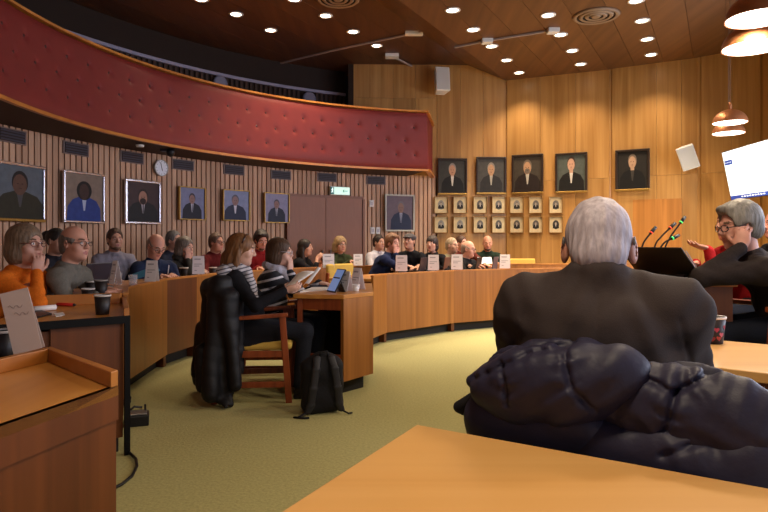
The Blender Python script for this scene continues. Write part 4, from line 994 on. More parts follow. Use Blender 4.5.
    for sd in (-1, 1):
        S = Sculpt(); S.ell((sd * .125, .47, .045), (.047, .13, .043), k=.02); S.cap((sd * .122, .40, .05), (sd * .122, .40, .11), .046, .042, k=.02); S.rbox((sd * .125, .465, .012), (.046, .125, .012), .008)
        S.build('shoe', mat('shoe_' + shoes, shoes, .5), .012, body)
    if hair: build_hair(hair[0], hp, Rh, s, hair[1], max(.006, vox * .9), body, seed)
    if beard:
        S = Sculpt(); q = np.array(Rh); S.ell(hp(0, .022, -.075), (.062 * s * jaw, .064 * s, .05 * s), k=.02, rot=q); S.ell(hp(0, .07, -.098), (.027 * s, .024 * s, .024 * s), k=.02, rot=q)
        S.cap(hp(-.024, .087, -.048), hp(.024, .087, -.048), .006 * s, k=.01)
        S.ell(hp(0, .105, -.064), (.019 * s, .03 * s, .010 * s), k=.006, rot=q, op='s'); S.ell(hp(0, .06, -.005), (.085 * s, .085 * s, .037 * s), k=.012, rot=q, op='s')
        S.build('beard', hairmat(beard), vox * .9, body)
    if glasses:
        mb = MB(); mb.smooth = True
        for sx in (-1, 1):
            c = (sx * .032, .105, .0); pts = [hp(c[0] + .024 * math.cos(a), c[1] - .010 * abs(math.cos(a)) * (1 if math.cos(a) * sx > 0 else 0), c[2] + .017 * math.sin(a)) for a in [2 * math.pi * k / 14 for k in range(15)]]
            mb.tube(pts, .0024, 6, False); mb.tube([hp(sx * .056, .096, .004), hp(sx * .077, .05, .006), hp(sx * .081, -.008, .004)], .0024, 6)
        mb.tube([hp(-.009, .106, .003), hp(.009, .106, .003)], .0022, 6)
        mb.build('glasses', mat('spectacle_' + glasses, glasses, .35, .3), body)
    if scarf:
        S = Sculpt(); n = 14
        for k in range(n):
            a, b_ = 2 * math.pi * k / n, 2 * math.pi * (k + 1) / n
            f_ = lambda t: N + np.array((.085 * math.cos(t), .075 * math.sin(t) + .015, .03 - .025 * math.sin(t)))
            S.cap(f_(a), f_(b_), .034 + .006 * math.sin(3 * a), .034 + .006 * math.sin(3 * b_), k=.01)
        S.cap(N + (.05, .10, .0), N + (.07, .16, -.20), .035, .03, k=.015); S.cap(N + (-.04, .10, .0), N + (-.06, .15, -.16), .03, .028, k=.015)
        S.disp.append(lambda x, y, z: .004 * np.sin(95 * x + 60 * z + 30 * y))
        S.build('scarf', scarf if not isinstance(scarf, str) else cloth(scarf), vox, body)
    if inner:
        S = Sculpt(); S.cap(N + (0, .045, -.0), p2 + (0, .085 + (.02 if not male else 0), -.10), .034, .05, k=.02); S.build('shirt_front', cloth(inner), vox, body)
    body['_'] = 0; del body['_']
    PEOPLE.append(body); body_info[body.name] = dict(root=root, rt=rt, fw=fw, N=N, hp=hp, Rh=Rh, A=A, sh=sh, p1=p1, p2=p2, H=H)
    return body
body_info = {}
def watch(b, sd, col='18181c'):
    el, W = body_info[b.name]['A'][sd][:2]; d = nrm(W - el)
    q = np.array(Vector((0, 0, 1)).rotation_difference(Vector(d)).to_matrix()); S = Sculpt(); S.cap(W - d * .032, W - d * .012, .033, k=0); o = S.build('watch', mat('watch_' + col, col, .4), .006, b)
def local_hp(p, face, lean): return p
chin = lambda sd, hx=.03, hy=.13, hz=-.20: ((sd * hx, hy, hz),)
# arms given relative to the head: helper turning head-relative offsets into local points
def near_head(u, v, Y, face, lean, base, dx, dy, dz):
    hw = P(u, v, Y); return (dx, lean + dy, hw.z - base + dz)
DZ = .86
def desk(sd, x=.12, y=.40, z=DZ, curl=.5): return ((sd * x, y, z), (-sd * .5, 1, -.05), (0, 0, -1), curl)
def at_chin(sd, u, v, Y, lean, base=0., x=.05, y=.075, z=-.185, d=None, curl=.8): return (near_head(u, v, Y, 0, lean, base, sd * x, y, z), d or (-sd * .15, .1, 1), (-sd * .55, -.85, .1), curl, (sd * .5, .35, -1))
# ---- left-hand bench
a = person('woman in bright orange cardigan and glasses resting her chin on her hand', 26, 244, 4.1, -8, yaw=-8, lean=.26, skin='b98a78', top='d0691c', hair=('bob', '6e5a48'), male=False, glasses='5a1f1c', s=1.1, topname='cardigan', inner='15131a', hunch=.05,
       arms={-1: ((-.02, .30, .93), (1, .25, -.05), (0, 0, -1), .5), 1: at_chin(1, 26, 244, 4.1, .26, y=.115, z=-.19)[:4] + ((.25, 1.3, -.7),)})
watch(a, 1)
person('balding man with glasses in grey zip sweater, behind the woman in orange', 75, 243.5, 4.45, 4, yaw=-20, lean=.24, skin='c48e78', top='6a665e', hair=('fringe', '6c625a'), glasses='4a4038', s=1.05, wide=1.05, hunch=.05, collar=1,
       arms={-1: desk(-1, .1, .44), 1: desk(1, .1, .46)})
person('person almost hidden behind balding man in grey, only dark hair showing', 57, 241, 5.9, -20, lean=.1, skin='a87c68', top='26242a', hair=('bun', '1c1614'), male=False)
person('young man with short beard in pale grey shirt, sitting back by the slatted wall', 115, 239.5, 6.9, -48, lean=.06, skin='b88670', top='8c8690', hair=('short', '4a3428'), beard='7c5a48', topname='shirt', legs='2a2c36', arms={-1: desk(-1, .1, .34, .8), 1: desk(1, .1, .34, .8)})
person('bald man in dark blue shirt bent over writing', 156, 246, 6.55, -38, pitch=-30, lean=.32, skin='c88f7a', top='232c44', hair=('fringe', '84736a'), glasses='3a2c28', hunch=.06, wide=1.08, s=1.04, topname='shirt', fat=1.1,
       arms={-1: desk(-1, .10, .46), 1: desk(1, .06, .50, DZ, .9)})
person('grey-haired man mostly hidden behind the scarfed woman', 174, 240.5, 7.7, -25, lean=.1, skin='b68a78', top='2a2c38', hair=('short', '6a6460'), topname='jacket', inner='c8c4cc')
person('grey-haired woman in dark scarf leaning her cheek on her hand', 185, 247, 7.15, -18, yaw=-6, pitch=-6, lean=.26, skin='bc8e7c', top='33302c', hair=('bob', '6b5f56'), male=False, scarf='3c3833', hunch=.05,
       arms={1: at_chin(1, 185, 247, 7.15, .26, x=.07, y=.08, z=-.15), -1: desk(-1, .1, .42)})
person('man in dark red shirt and glasses behind the woman with papers', 216.5, 242.5, 8.0, -30, lean=.14, skin='b4806a', top='581a18', hair=('short', '5a4438'), glasses='3c2a24', topname='shirt')
person('dark-haired bearded man in red shirt looking down', 261, 240, 8.35, -55, pitch=-22, lean=.2, skin='b88470', top='7c1c1e', hair=('thick', '241814'), beard='4c3428', topname='shirt', s=1.05)
person('dark-haired woman in black top holding a cup to her mouth', 305.5, 247.5, 9.05, -12, lean=.16, skin='c09078', top='17161a', hair=('long', '241812'), male=False, bare='half', topname='top',
       arms={1: (near_head(305.5, 247.5, 9.05, 0, .16, 0, .04, .19, -.16), (-.3, .5, .5), (-1, -.2, .1), 1.0, (.5, .2, -1)), -1: (near_head(305.5, 247.5, 9.05, 0, .16, 0, -.04, .22, -.22), (.3, .5, .4), (1, -.2, .1), 1.0, (-.5, .2, -1))})
person('woman with short wavy blonde hair and glasses in green sweater', 340.5, 244.5, 9.5, -62, yaw=6, pitch=-4, lean=.14, skin='c49684', top='37402a', hair=('wavy', '927652'), male=False, glasses='6a5040', fat=1.08, arms={-1: desk(-1, .1, .4), 1: desk(1, -.02, .46, .92)})
person('dark-haired person in white shirt half hidden behind the man in navy suit', 379, 242.5, 10.0, -45, lean=.1, skin='b08470', top='b8b4be', hair=('short', '2a1e1a'), topname='shirt')
# ---- far bench
person('man in navy suit leaning his head on his hand', 392.5, 243, 8.85, -28, yaw=-14, pitch=-6, lean=.24, skin='c49080', top='1c2340', hair=('thick', '6e4c36'), topname='suit_jacket', s=1.04, wide=1.05, hunch=.05,
       arms={1: at_chin(1, 392.5, 243, 8.85, .24, x=.06, y=.075, z=-.16), -1: desk(-1, .12, .42)})
b = person('young man in black t-shirt and flat grey cap leaning back', 409.5, 241.5, 9.1, -104, yaw=-16, pitch=10, lean=.08, skin='b88872', top='17171b', hair=('crop', '2a1f1a'), topname='t_shirt', bare='half', arms={-1: desk(-1, .16, .36, .84), 1: desk(1, .16, .36, .84)})
i_ = body_info[b.name]; S = Sculpt(); q = np.array(i_['Rh'])
S.ell(i_['hp'](0, -.012, .062), (.090, .112, .058), k=.01, rot=q); S.ell(i_['hp'](0, .085, .046), (.066, .058, .014), k=.02, rot=q); S.ell(i_['hp'](0, -.01, -.01), (.2, .2, .052), k=.01, rot=q, op='s')
S.build('cap', cloth('4e4a4c'), .008, b)
person('woman with dark fringe in black cardigan over white top', 432, 243.5, 9.2, -108, yaw=-10, lean=.12, skin='c2927e', top='1a171a', hair=('bangs', '2c1e1a'), male=False, topname='cardigan', inner='d4ccd0')
person('fair-haired person in beige sweater behind the brown laptop', 452, 245.5, 9.5, -70, yaw=30, lean=.12, skin='c49884', top='8d8268', hair=('crop', '97836a'))
person('brown-haired person with raised hand beside the bald man in glasses', 461.5, 243, 10.35, -60, yaw=10, lean=.12, skin='bc8c78', top='5a2a22', hair=('short', '4c3428'),
       arms={-1: at_chin(-1, 461.5, 243, 10.35, .12, x=.09, y=.07, z=-.1), 1: desk(1)})
person('bald man with glasses in black shirt at the far bench', 468.5, 249, 9.25, -40, yaw=10, pitch=-6, lean=.2, skin='c8947e', top='18171a', hair=('fringe', '8a766a'), glasses='4a3a34', topname='shirt', s=1.03)
person('bald bearded man in dark green sweater reading at the back bench', 487.5, 243, 10.4, -95, pitch=-10, lean=.14, skin='b8846c', top='1d2a20', hair=None, beard='3a2a22', s=1.02)
# ---- women at the middle desk
SC_BW = striped('scarf_check', 'b4aeb2', '4c4852', .03, .34)
b = person('woman with ginger hair in black top and pale scarf reading papers', 241.5, 249.5, 4.85, 6, yaw=4, pitch=-10, lean=-.07, skin='c89a86', top='17161a', hair=('long', '6e4828'), male=False, scarf=SC_BW, s=1.02, hunch=.03, topname='cardigan', fat=1.12,
       arms={1: (P(285, 290.5, 4.68), Vector((.9, .1, .25)), Vector((.1, .6, .5)), .7, (.6, -.5, -.8)), -1: (P(284, 287, 5.05), Vector((.9, -.1, .15)), Vector((.1, -.6, .5)), .6, (-.6, -.5, -.8))})
i_ = body_info[b.name]; S = Sculpt(); N_ = i_['N']
S.cap(N_ + (-.13, -.05, .01), N_ + (.12, -.07, .0), .05, .05, k=.02, sx=.9); S.cap(N_ + (.12, -.05, 0), N_ + (.16, .07, -.10), .045, .035, k=.02)
S.disp.append(lambda x, y, z: .005 * np.sin(80 * x + 70 * z + 30 * y)); S.build('shawl', SC_BW, .008, b)
S = Sculpt()
for sd in (-1, 1): S.cap((sd * .13, -.10, .52), (sd * .15, .22, .50), .085, .075, k=.04); S.cap((sd * .20, -.06, .44), (sd * .20, .16, .42), .045, .035, k=.05)
S.cap((-.12, .05, .55), (.12, .05, .55), .09, k=.05); S.build('cardigan_hem', cloth('17161a'), .01, b)
hp_ = i_['hp']; mb = MB(); mb.smooth = True; mb.tube([hp_(.088 * math.cos(t), .0 + .02 * math.sin(t), .05 + .075 * math.sin(t)) for t in [math.pi * k / 12 for k in range(13)]], .006, 6); mb.build('sunglasses_on_hair', mat('tortoise', '3a2218', .3), b)
person('woman with brown bob in navy striped sweater, hand at her mouth', 280, 252, 5.45, 2, yaw=-6, pitch=-4, lean=.08, skin='c79a88', top=striped('navy_stripes', 'c4c0c8', '14151f', .075, .74), hair=('bob', '47301f'), male=False, glasses='b8b4b8', s=1.03, fat=1.08, inner=None, hunch=.03, scarf='aaa6b2',
       arms={1: at_chin(1, 280, 252, 5.45, .08, x=.05, y=.09, z=-.17), -1: desk(-1, .1, .42, .84)})
# ---- the man in front and the people at the podium
M_SUIT = mat('suit_wool', '362d2c', .85, var=.10, scale=300, bump=.12, spec=.2)
MANF = 70
b = person('elderly white-haired man in a dark suit jacket seen from behind', 598.5, 248.5, 1.64, MANF, pitch=-16, lean=.03, skin='b88270', top=M_SUIT, hair=('capcut', mat('white_hair', 'a89ea6', .6, var=.28, scale=30, stretch=(3, 3, .6), bump=.35)), s=1.06, wide=1.0, fat=1.24, seams=True, ears=1.12, topname='suit_jacket', hunch=.05, vox=.006, neckdrop=-.10, shdrop=.018,
       arms={-1: ((-.2, .42, .83), (.5, 1, 0), (0, 0, -1), .5, (-.35, -.1, -.9)), 1: ((.2, .42, .83), (-.5, 1, 0), (0, 0, -1), .5, (.35, -.1, -.9))})
MAN = b
i_ = body_info[b.name]; hp_ = i_['hp']
for sx in (-1, 1):
    S = Sculpt(); S.ell(hp_(sx * .083, -.026, .012), (.004, .006, .013), k=.004, rot=np.array(i_['Rh'])); S.cap(hp_(sx * .084, -.024, .024), hp_(sx * .088, .004, .012), .002, k=.002)
    S.build('hearing_aid', mat('hearing_aid', '5a5658', .35), .002, b)
b = person('grey-haired man in dark jacket and glasses propping his face on his hand', 739, 226, 3.42, 176, yaw=8, pitch=-8, lean=.26, skin='b88474', top='2a2322', hair=('thick', '6c6864'), glasses='2a2830', topname='jacket', base=.2, s=1.06, wide=1.08, hunch=.06, legs='10131c',
       arms={-1: (near_head(739, 226, 3.42, 0, .26, .2, -.122, .05, -.12), (.22, -.25, 1), (.8, -.4, .1), .9, (-.25, 1.0, -.9)), 1: desk(1, .05, .34, .86)})
person('person in red sweater hidden behind the grey-haired man, hand raised', 731, 224, 4.35, 190, lean=.16, skin='c08a76', top='a01c20', hair=('short', '7a3a22'), base=.2, male=False,
       arms={-1: (P(708, 249, 4.3), Vector((-.9, 0, .25)), Vector((0, .2, 1)), .35, (-.3, -.2, -1)), 1: desk(1, .1, .36)})
person('bald man cut off by the picture edge beyond the grey-haired man', 777, 224, 4.9, 180, lean=.12, skin='c48674', top='26242a', hair=None, base=.2)
# ================================================================ CHAIRS IN VIEW
def pl_chair(b): return body_info[b.name]
by_label = lambda s: [p for p in PEOPLE if s in p['label']][0]
wp12 = body_info[by_label('ginger').name]
CH12 = make_chair('wooden armchair draped with a long black parka, seat of the woman with papers', (wp12['root'].x + .06, wp12['root'].y, 0), R(6 - 90))
def dupchair(label, loc, rz):
    c = copy_tree(CH12); c.location = loc; c.rotation_euler = (0, 0, rz); c['label'] = label; return c
w14 = body_info[by_label('navy striped').name]
dupchair('wooden armchair under the woman in striped sweater', (w14['root'].x, w14['root'].y, 0), R(2 - 90))
mf = body_info[MAN.name]
dupchair('wooden armchair of the white-haired man, hung with the quilted navy jacket', (mf['root'].x + mf['fw'].x * .03, mf['root'].y + mf['fw'].y * .03, 0), R(MANF - 90))
p = P(352, 266, 8.1); dupchair('empty yellow-backed chair beside the man in navy suit', (p.x, p.y, 0), R(-45 - 90))
p = P(525, 266, 10.5); dupchair('empty yellow-backed chair at the back bench near the wood wall', (p.x, p.y, 0), R(-90 - 90))
g_ = body_info[by_label('propping').name]; c_ = dupchair('wooden armchair of the grey-haired man at the podium desk', (g_['root'].x, g_['root'].y, .2), R(176 - 90))
# ================================================================ BLACK PARKA on the woman's chair
S = Sculpt(); PQ = lambda u, v, Y: np.array(P(u, v, Y))
S.ell(PQ(216, 287, 4.80), (.10, .20, .075), k=.05); S.ell(PQ(223, 289, 4.78), (.085, .25, .085), k=.05); S.ell(PQ(222, 284, 4.62), (.08, .08, .075), k=.05); S.cap(PQ(229, 298, 4.58), PQ(230, 330, 4.56), .075, .07, k=.05)
S.cap(PQ(222, 290, 4.66), PQ(233, 350, 4.62), .075, .075, k=.05); S.cap(PQ(212, 290, 4.95), PQ(202, 378, 5.0), .075, .075, k=.05)
S.cap(PQ(214, 288, 4.78), PQ(212, 380, 4.70), .085, .10, k=.05); S.cap(PQ(204, 330, 4.80), PQ(199, 372, 4.78), .07, .07, k=.04)
S.cap(PQ(226, 330, 4.62), PQ(228, 385, 4.56), .07, .075, k=.04)
S.cap(PQ(238, 300, 4.66), PQ(237, 370, 4.62), .045, .05, k=.03)
S.cap(PQ(216, 390, 4.56), PQ(226, 407, 4.42), .05, .02, k=.03); S.cap(PQ(213, 372, 4.62), PQ(221, 403, 4.50), .05, .025, k=.03); S.cap(PQ(226, 385, 4.56), PQ(230, 404, 4.48), .04, .022, k=.03)
S.cap(PQ(214, 300, 4.60), PQ(212, 392, 4.48), .055, .075, k=.04); S.cap(PQ(232, 330, 4.54), PQ(236, 384, 4.48), .05, .05, k=.03); S.cap(PQ(203, 350, 4.62), PQ(203, 386, 4.58), .06, .05, k=.04)
S.disp.append(lambda x, y, z: .0045 * np.abs(np.sin((z + .04 * np.sin(9 * y + 7 * x)) * math.pi / .115)) * -1 + .006 * np.sin(28 * y + 30 * x + 3 * z) + .004)
o = S.build('parka', mat('parka_black', '121013', .6, var=.2, scale=40, bump=.2, spec=.3), .009, None); tag(o, 'long black padded parka hung over the chair of the woman with papers', 'coat')
# ================================================================ BACKPACK
bp = Pz(322, 412, 0.0); t = thing('backpack', 'black backpack standing on the green carpet against the middle desk', 'backpack', bp, R(18)); 
M_BP = mat('backpack_cloth', '17161a', .75, var=.2, scale=60, bump=.25, spec=.25)
S = Sculpt(); S.rbox((0, 0, .19), (.15, .085, .19), .07, k=.02); S.ell((0, 0, .32), (.135, .08, .11), k=.04); S.disp.append(lambda x, y, z: .004 * np.sin(40 * z + 18 * x)); S.build('bag_body', M_BP, .008, t)
S = Sculpt(); S.rbox((0, .095, .13), (.12, .035, .11), .03); S.build('front_pocket', M_BP, .008, t)
for sx in (-1, 1):
    S = Sculpt(); pts = [(sx * .05, -.07, .40), (sx * .065, -.115, .33), (sx * .085, -.12, .2), (sx * .10, -.10, .08), (sx * .12, -.09, .03)]
    for a_, b_ in zip(pts, pts[1:]): S.cap(a_, b_, .016, .014, k=.01, sx=.55)
    S.build('shoulder_strap', mat('strap_black', '201f24', .6, bump=.2, scale=150), .006, t)
mb = MB(); mb.smooth = True; mb.tube([(-.03, -.06, .405), (-.025, -.06, .44), (.025, -.06, .44), (.03, -.06, .405)], .008, 8); mb.build('carry_handle', M_BP, t)
mb = MB(); mb.smooth = True; mb.tube([(-.13, -.09, .03), (-.19, -.12, .012), (-.22, -.10, .01), (-.17, -.14, .01), (-.12, -.15, .01)], .007, 6); mb.build('loose_strap', M_BP, t)
mb = MB(); mb.smooth = True; mb.tube([(.12, -.09, .03), (.16, -.13, .012), (.19, -.12, .01)], .007, 6); mb.build('loose_strap', M_BP, t)
mb = MB(); mb.smooth = True; mb.tube([(-.11, .075, .34), (-.06, .085, .385), (0, .09, .395), (.06, .085, .385), (.11, .075, .34)], .004, 6); mb.build('zip', mat('zip_grey', '4a484c', .4, .5), t)
# ================================================================ QUILTED NAVY JACKET over the foreground chair
nT = np.array((.53, .85, 0)) / math.hypot(.53, .85)
eT = np.array((nT[1], -nT[0], 0))
def J(u, v, d):
    k = (u - 384) / F; Y = (d + .0424 + 1.2835) / (.53 * k + .85); return np.array(P(u, v, Y))
qJ = np.stack((eT, nT, (0, 0, 1)), 1)
def qr(deg):
    a = R(deg); c, s_ = math.cos(a), math.sin(a); return qJ @ np.array(((c, 0, s_), (0, 1, 0), (-s_, 0, c)))
jk = thing('quilted_jacket', 'dark navy quilted down jacket with hood draped over the chair in foreground', 'jacket', (.5, 1.38, .0))
jo = np.array((.5, 1.38, 0))
M_JK = mat('jacket_nylon', '262438', .55, var=.06, scale=26, bump=.3, spec=.28)
def puffs(nm, lst, k, caps=(), cuts=(), vox=.0058, wr=None):
    S = Sculpt()
    for u, v, d, rx_, ry_, rz_, dg in lst: S.ell(J(u, v, d) - jo, (rx_, ry_, rz_), k=k, rot=qr(dg))
    for (u0, v0, d0, r0), (u1, v1, d1, r1), kk in caps: S.cap(J(u0, v0, d0) - jo, J(u1, v1, d1) - jo, r0, r1, k=kk)
    for (u0, v0, d0, r0), (u1, v1, d1, r1) in cuts: S.cap(J(u0, v0, d0) - jo, J(u1, v1, d1) - jo, r0, r1, k=.02, op='s')
    ex = eT; 
    def w_(x, y, z):
        e = x * ex[0] + y * ex[1]
        return .0022 * np.sin(70 * e + 24 * np.sin(14 * z) + 40 * z) + .0016 * np.sin(120 * e - 60 * z + 2) + .0018 * np.sin(55 * z + 30 * e)
    S.disp.append(wr or w_)
    return S.build(nm, M_JK, vox, jk)
# hood, hanging to the left: one big soft shell, stitched across by two seams
def along(x, y): return x * eT[0] + y * eT[1]
def gather(pts, amp=.005, wid=.035, fr=150):
    """puckers radiating from a seam, fading away from it"""
    P3 = [J(*p) - jo for p in pts]; E2 = [(along(p[0], p[1]), p[2]) for p in P3]
    def fn(x, y, z):
        e = along(x, y); d = None; s_ = None
        for (a, b), (c, d_) in zip(E2, E2[1:]):
            L2 = (c - a) ** 2 + (d_ - b) ** 2; h = np.clip(((e - a) * (c - a) + (z - b) * (d_ - b)) / L2, 0, 1)
            dd = np.sqrt((e - a - h * (c - a)) ** 2 + (z - b - h * (d_ - b)) ** 2); ss = h * math.sqrt(L2)
            if d is None: d, s_ = dd, ss
            else: s_ = np.where(dd < d, ss + .07, s_); d = np.minimum(dd, d)
        return amp * .6 * np.exp(-(d / .0065) ** 2) * 3.2 + amp * .5 * np.sin(s_ * fr + d * 40) * np.exp(-(d / wid) ** 2)
    return fn
def shell(nm, lst, k, caps=(), gathers=(), vox=.0046, extra=None):
    S = Sculpt()
    for u, v, d, rx_, ry_, rz_, dg in lst: S.ell(J(u, v, d) - jo, (rx_, ry_, rz_), k=k, rot=qr(dg))
    for (u0, v0, d0, r0), (u1, v1, d1, r1), kk in caps: S.cap(J(u0, v0, d0) - jo, J(u1, v1, d1) - jo, r0, r1, k=kk)
    for g in gathers: S.disp.append(gather(*g) if isinstance(g, tuple) else gather(g))
    if extra: S.disp.append(extra)
    return S.build(nm, M_JK, vox, jk)
shell('hood', [(489, 386, .10, .045, .055, .050, 25), (520, 381, .085, .075, .07, .080, 12), (556, 382, .08, .085, .07, .085, 0), (592, 380, .09, .095, .068, .078, -16), (622, 372, .11, .06, .055, .05, -25), (572, 402, .085, .075, .05, .045, -14), (515, 402, .095, .065, .05, .045, 20)], .05,
      caps=[((472, 381, .11, .016), (500, 363, .13, .020), .015), ((500, 363, .13, .020), (534, 349, .135, .022), .012), ((534, 349, .135, .022), (575, 346, .14, .022), .012), ((575, 346, .14, .022), (625, 357, .14, .022), .012)],
      gathers=[([(498, 364, .03), (504, 382, .02), (507, 404, .03)], .006, .03), ([(558, 340, .02), (562, 362, .01), (570, 388, .01), (592, 412, .02)], .006, .035), ([(468, 382, .05), (500, 368, .04), (530, 353, .05), (560, 349, .05)], .004, .02)],
      extra=lambda x, y, z: .0034 * np.sin(75 * along(x, y) + 12 * np.sin(11 * z) + 14 * z) * np.exp(-((along(x, y) + .03) / .12) ** 2))
shell('quilted_body', [(650, 385, .135, .11, .045, .050, -8), (710, 406, .125, .10, .040, .060, -20), (746, 428, .115, .055, .042, .08, -35), (630, 412, .115, .07, .045, .06, 10), (668, 415, .10, .075, .04, .055, 25), (712, 424, .10, .095, .042, .065, 16), (748, 440, .10, .055, .045, .08, 0)], .06,
      gathers=[([(612, 376, .05), (645, 384, .04), (672, 398, .02)], .005, .03), ([(712, 376, .06), (692, 388, .03), (672, 398, .02)], .006, .03), ([(672, 398, .02), (667, 425, .02), (655, 452, .02)], .006, .035)],
      extra=lambda x, y, z: .0012 * np.sin(60 * along(x, y) + 50 * z + 3 * np.sin(30 * z)) + .0016 * np.sin(130 * along(x, y) - 40 * z))
shell('quilted_skirt', [(608, 442, .095, .07, .05, .05, -8), (650, 452, .085, .07, .05, .05, -15), (700, 462, .075, .10, .055, .052, 18), (752, 462, .08, .06, .055, .06, 10), (690, 490, .07, .12, .05, .06, 0), (752, 500, .07, .07, .05, .06, 0), (600, 480, .08, .12, .05, .06, 0)], .04,
      gathers=[([(660, 458, .02), (700, 446, .02), (742, 430, .03)], .005, .03)])
shell('left_front', [(497, 425, .12, .075, .05, .065, 0), (545, 432, .10, .10, .05, .06, 0), (490, 455, .12, .07, .05, .06, 0), (555, 462, .10, .12, .05, .06, 0), (485, 490, .12, .09, .05, .07, 0), (488, 415, .13, .06, .05, .06, 0), (507, 418, .13, .08, .06, .06, 0), (580, 428, .09, .07, .045, .05, 10)], .03, vox=.007)
shell('lining', [(520, 384, .165, .10, .03, .10, 0), (600, 385, .175, .13, .03, .10, 0), (690, 402, .175, .13, .03, .09, 0), (560, 430, .17, .18, .035, .1, 0), (680, 440, .17, .16, .035, .1, 0), (560, 480, .165, .18, .035, .1, 0), (690, 490, .165, .16, .035, .1, 0)], .03, vox=.009)
S = Sculpt(); S.cap(J(478, 398, .15) - jo, J(459, 407, .15) - jo, .022, .016, k=.01); S.cap(J(480, 405, .15) - jo, J(464, 411, .16) - jo, .02, .012, k=.01); S.build('cuff', mat('jacket_cuff', '100e12', .8), .005, jk)
# ================================================================ THINGS ON THE DESKS
def cup(label, p, r=.04, h=.105, body='1c1413', rim='c9c0b8', lid=False, grp='paper coffee cups', hearts=None):
    t = thing('paper_cup', label, 'cup', p, 0, grp)
    mb = MB(); mb.smooth = True; mb.lathe([(r * .76, 0), (r * .8, .002), (r, h), (r * .96, h), (r * .74, .008)], 24, capb=True, capt=True).build('cup_wall', mat('cup_' + body, body, .5), t)
    mb = MB(); mb.smooth = True; mb.lathe([(r * .985, h - .004), (r * 1.05, h - .004), (r * 1.07, h + .001), (r * 1.05, h + .006), (r * .98, h + .005)], 24, capb=False, capt=False).build('rim', mat('cuprim_' + rim, rim, .5), t)
    if hearts:
        for a_, z, c in hearts:
            mb = MB(); rr_ = r * (.78 + .22 * z / h) + .0012; pts = []
            for k in range(16):
                tt = 2 * math.pi * k / 16; hx = .0010 * 16 * math.sin(tt) ** 3 * .7; hz = .0010 * (13 * math.cos(tt) - 5 * math.cos(2 * tt) - 2 * math.cos(3 * tt) - math.cos(4 * tt)) * .7
                aa = R(a_) + hx / rr_; pts.append((rr_ * math.cos(aa), rr_ * math.sin(aa), z + hz))
            mb.poly(pts).build('printed_heart', mat('heart_' + c, c, .5), t)
    return t
cup('paper cup with pink and red hearts on the right-hand table', Pz(713, 343, .80), .047, .105, '241a1c', 'e0d6d0', hearts=[(-140, .055, 'a8344a'), (-100, .06, 'b03a54'), (-70, .04, 'c05a6a'), (-120, .022, '8a2a34'), (-85, .025, 'a83a30'), (-50, .07, '903040')])
cup('dark paper coffee cup nearest the corner of the black-edged desk', Pz(102.5, 314.5, .79), .045, .11)
cup('dark paper coffee cup behind the corner cup, beside the pens', Pz(88, 303.5, .79), .042, .10)
cup('tall dark paper cup in front of the man in grey', Pz(101, 296, .83), .045, .11, rim='8a827c')
cup('dark paper cup half hidden behind the tall dark cup', Pz(91.5, 293, .83), .038, .085)
cup('large dark paper cup cut by the left picture edge', Pz(3, 360, .765), .044, .11)
cup('small white paper cup on the middle desk beside the tablet', Pz(355.5, 291, .80), .036, .05, 'd8d2d0', 'e6e0de')
cup('dark paper cup in front of the grey-haired woman in scarf', Pz(184, 276, .83), .045, .09)
cup('dark paper cup in front of the man in dark red', Pz(213, 274.5, .83), .045, .08)
for u, v, z, lab in ((133, 288, .83, 'clear drinking glass in front of the man writing'), (118, 285, .83, 'small clear glass beside the name card of the man in grey')):
    p = Pz(u, v, z); mb = MB(); mb.smooth = True
    t = thing('drinking_glass', lab, 'glass', p); mb.lathe([(.03, 0), (.036, .11), (.034, .11), (.028, .006)], 20, capb=True, capt=True).build('glass_wall', glassy('clear_glass', 'e6e2ea'), t)
def card(label, p, rz, w_=.105, h_=.15, lean=12, m_=M_CARD, grp='folded name cards', col=None):
    t = thing('name_card', label, 'name card', p, rz, grp)
    rt_ = Matrix.Rotation(R(lean), 3, 'X'); rb = Matrix.Rotation(R(-lean), 3, 'X')
    dy = h_ * math.sin(R(lean)) / 2
    fl = MB().box((0, -dy, h_ / 2 * math.cos(R(lean))), (w_ / 2, .0012, h_ / 2), Matrix.Rotation(R(-lean), 3, 'X')).build('front_leaf', m_, t)
    MB().box((0, dy, h_ / 2 * math.cos(R(lean))), (w_ / 2, .0012, h_ / 2), Matrix.Rotation(R(lean), 3, 'X')).build('rear_leaf', m_, t)
    q = Matrix.Rotation(R(-lean), 3, 'X')
    for k, (x0, x1, z) in enumerate(((-.35, .2, .32), (-.35, .35, .05), (-.35, .1, -.06), (-.3, -.1, -.3))):
        mb = MB(); mb.box(Vector((0, -dy, h_ / 2 * math.cos(R(lean)))) + q @ Vector(((x0 + x1) / 2 * w_, -.0018, z * h_)), ((x1 - x0) / 2 * w_, .0004, .004 if k else .007), q); mb.build('printed_line', M_INK, fl)
    return t
def facing(p): return math.atan2(-p.y, -p.x) + math.pi / 2
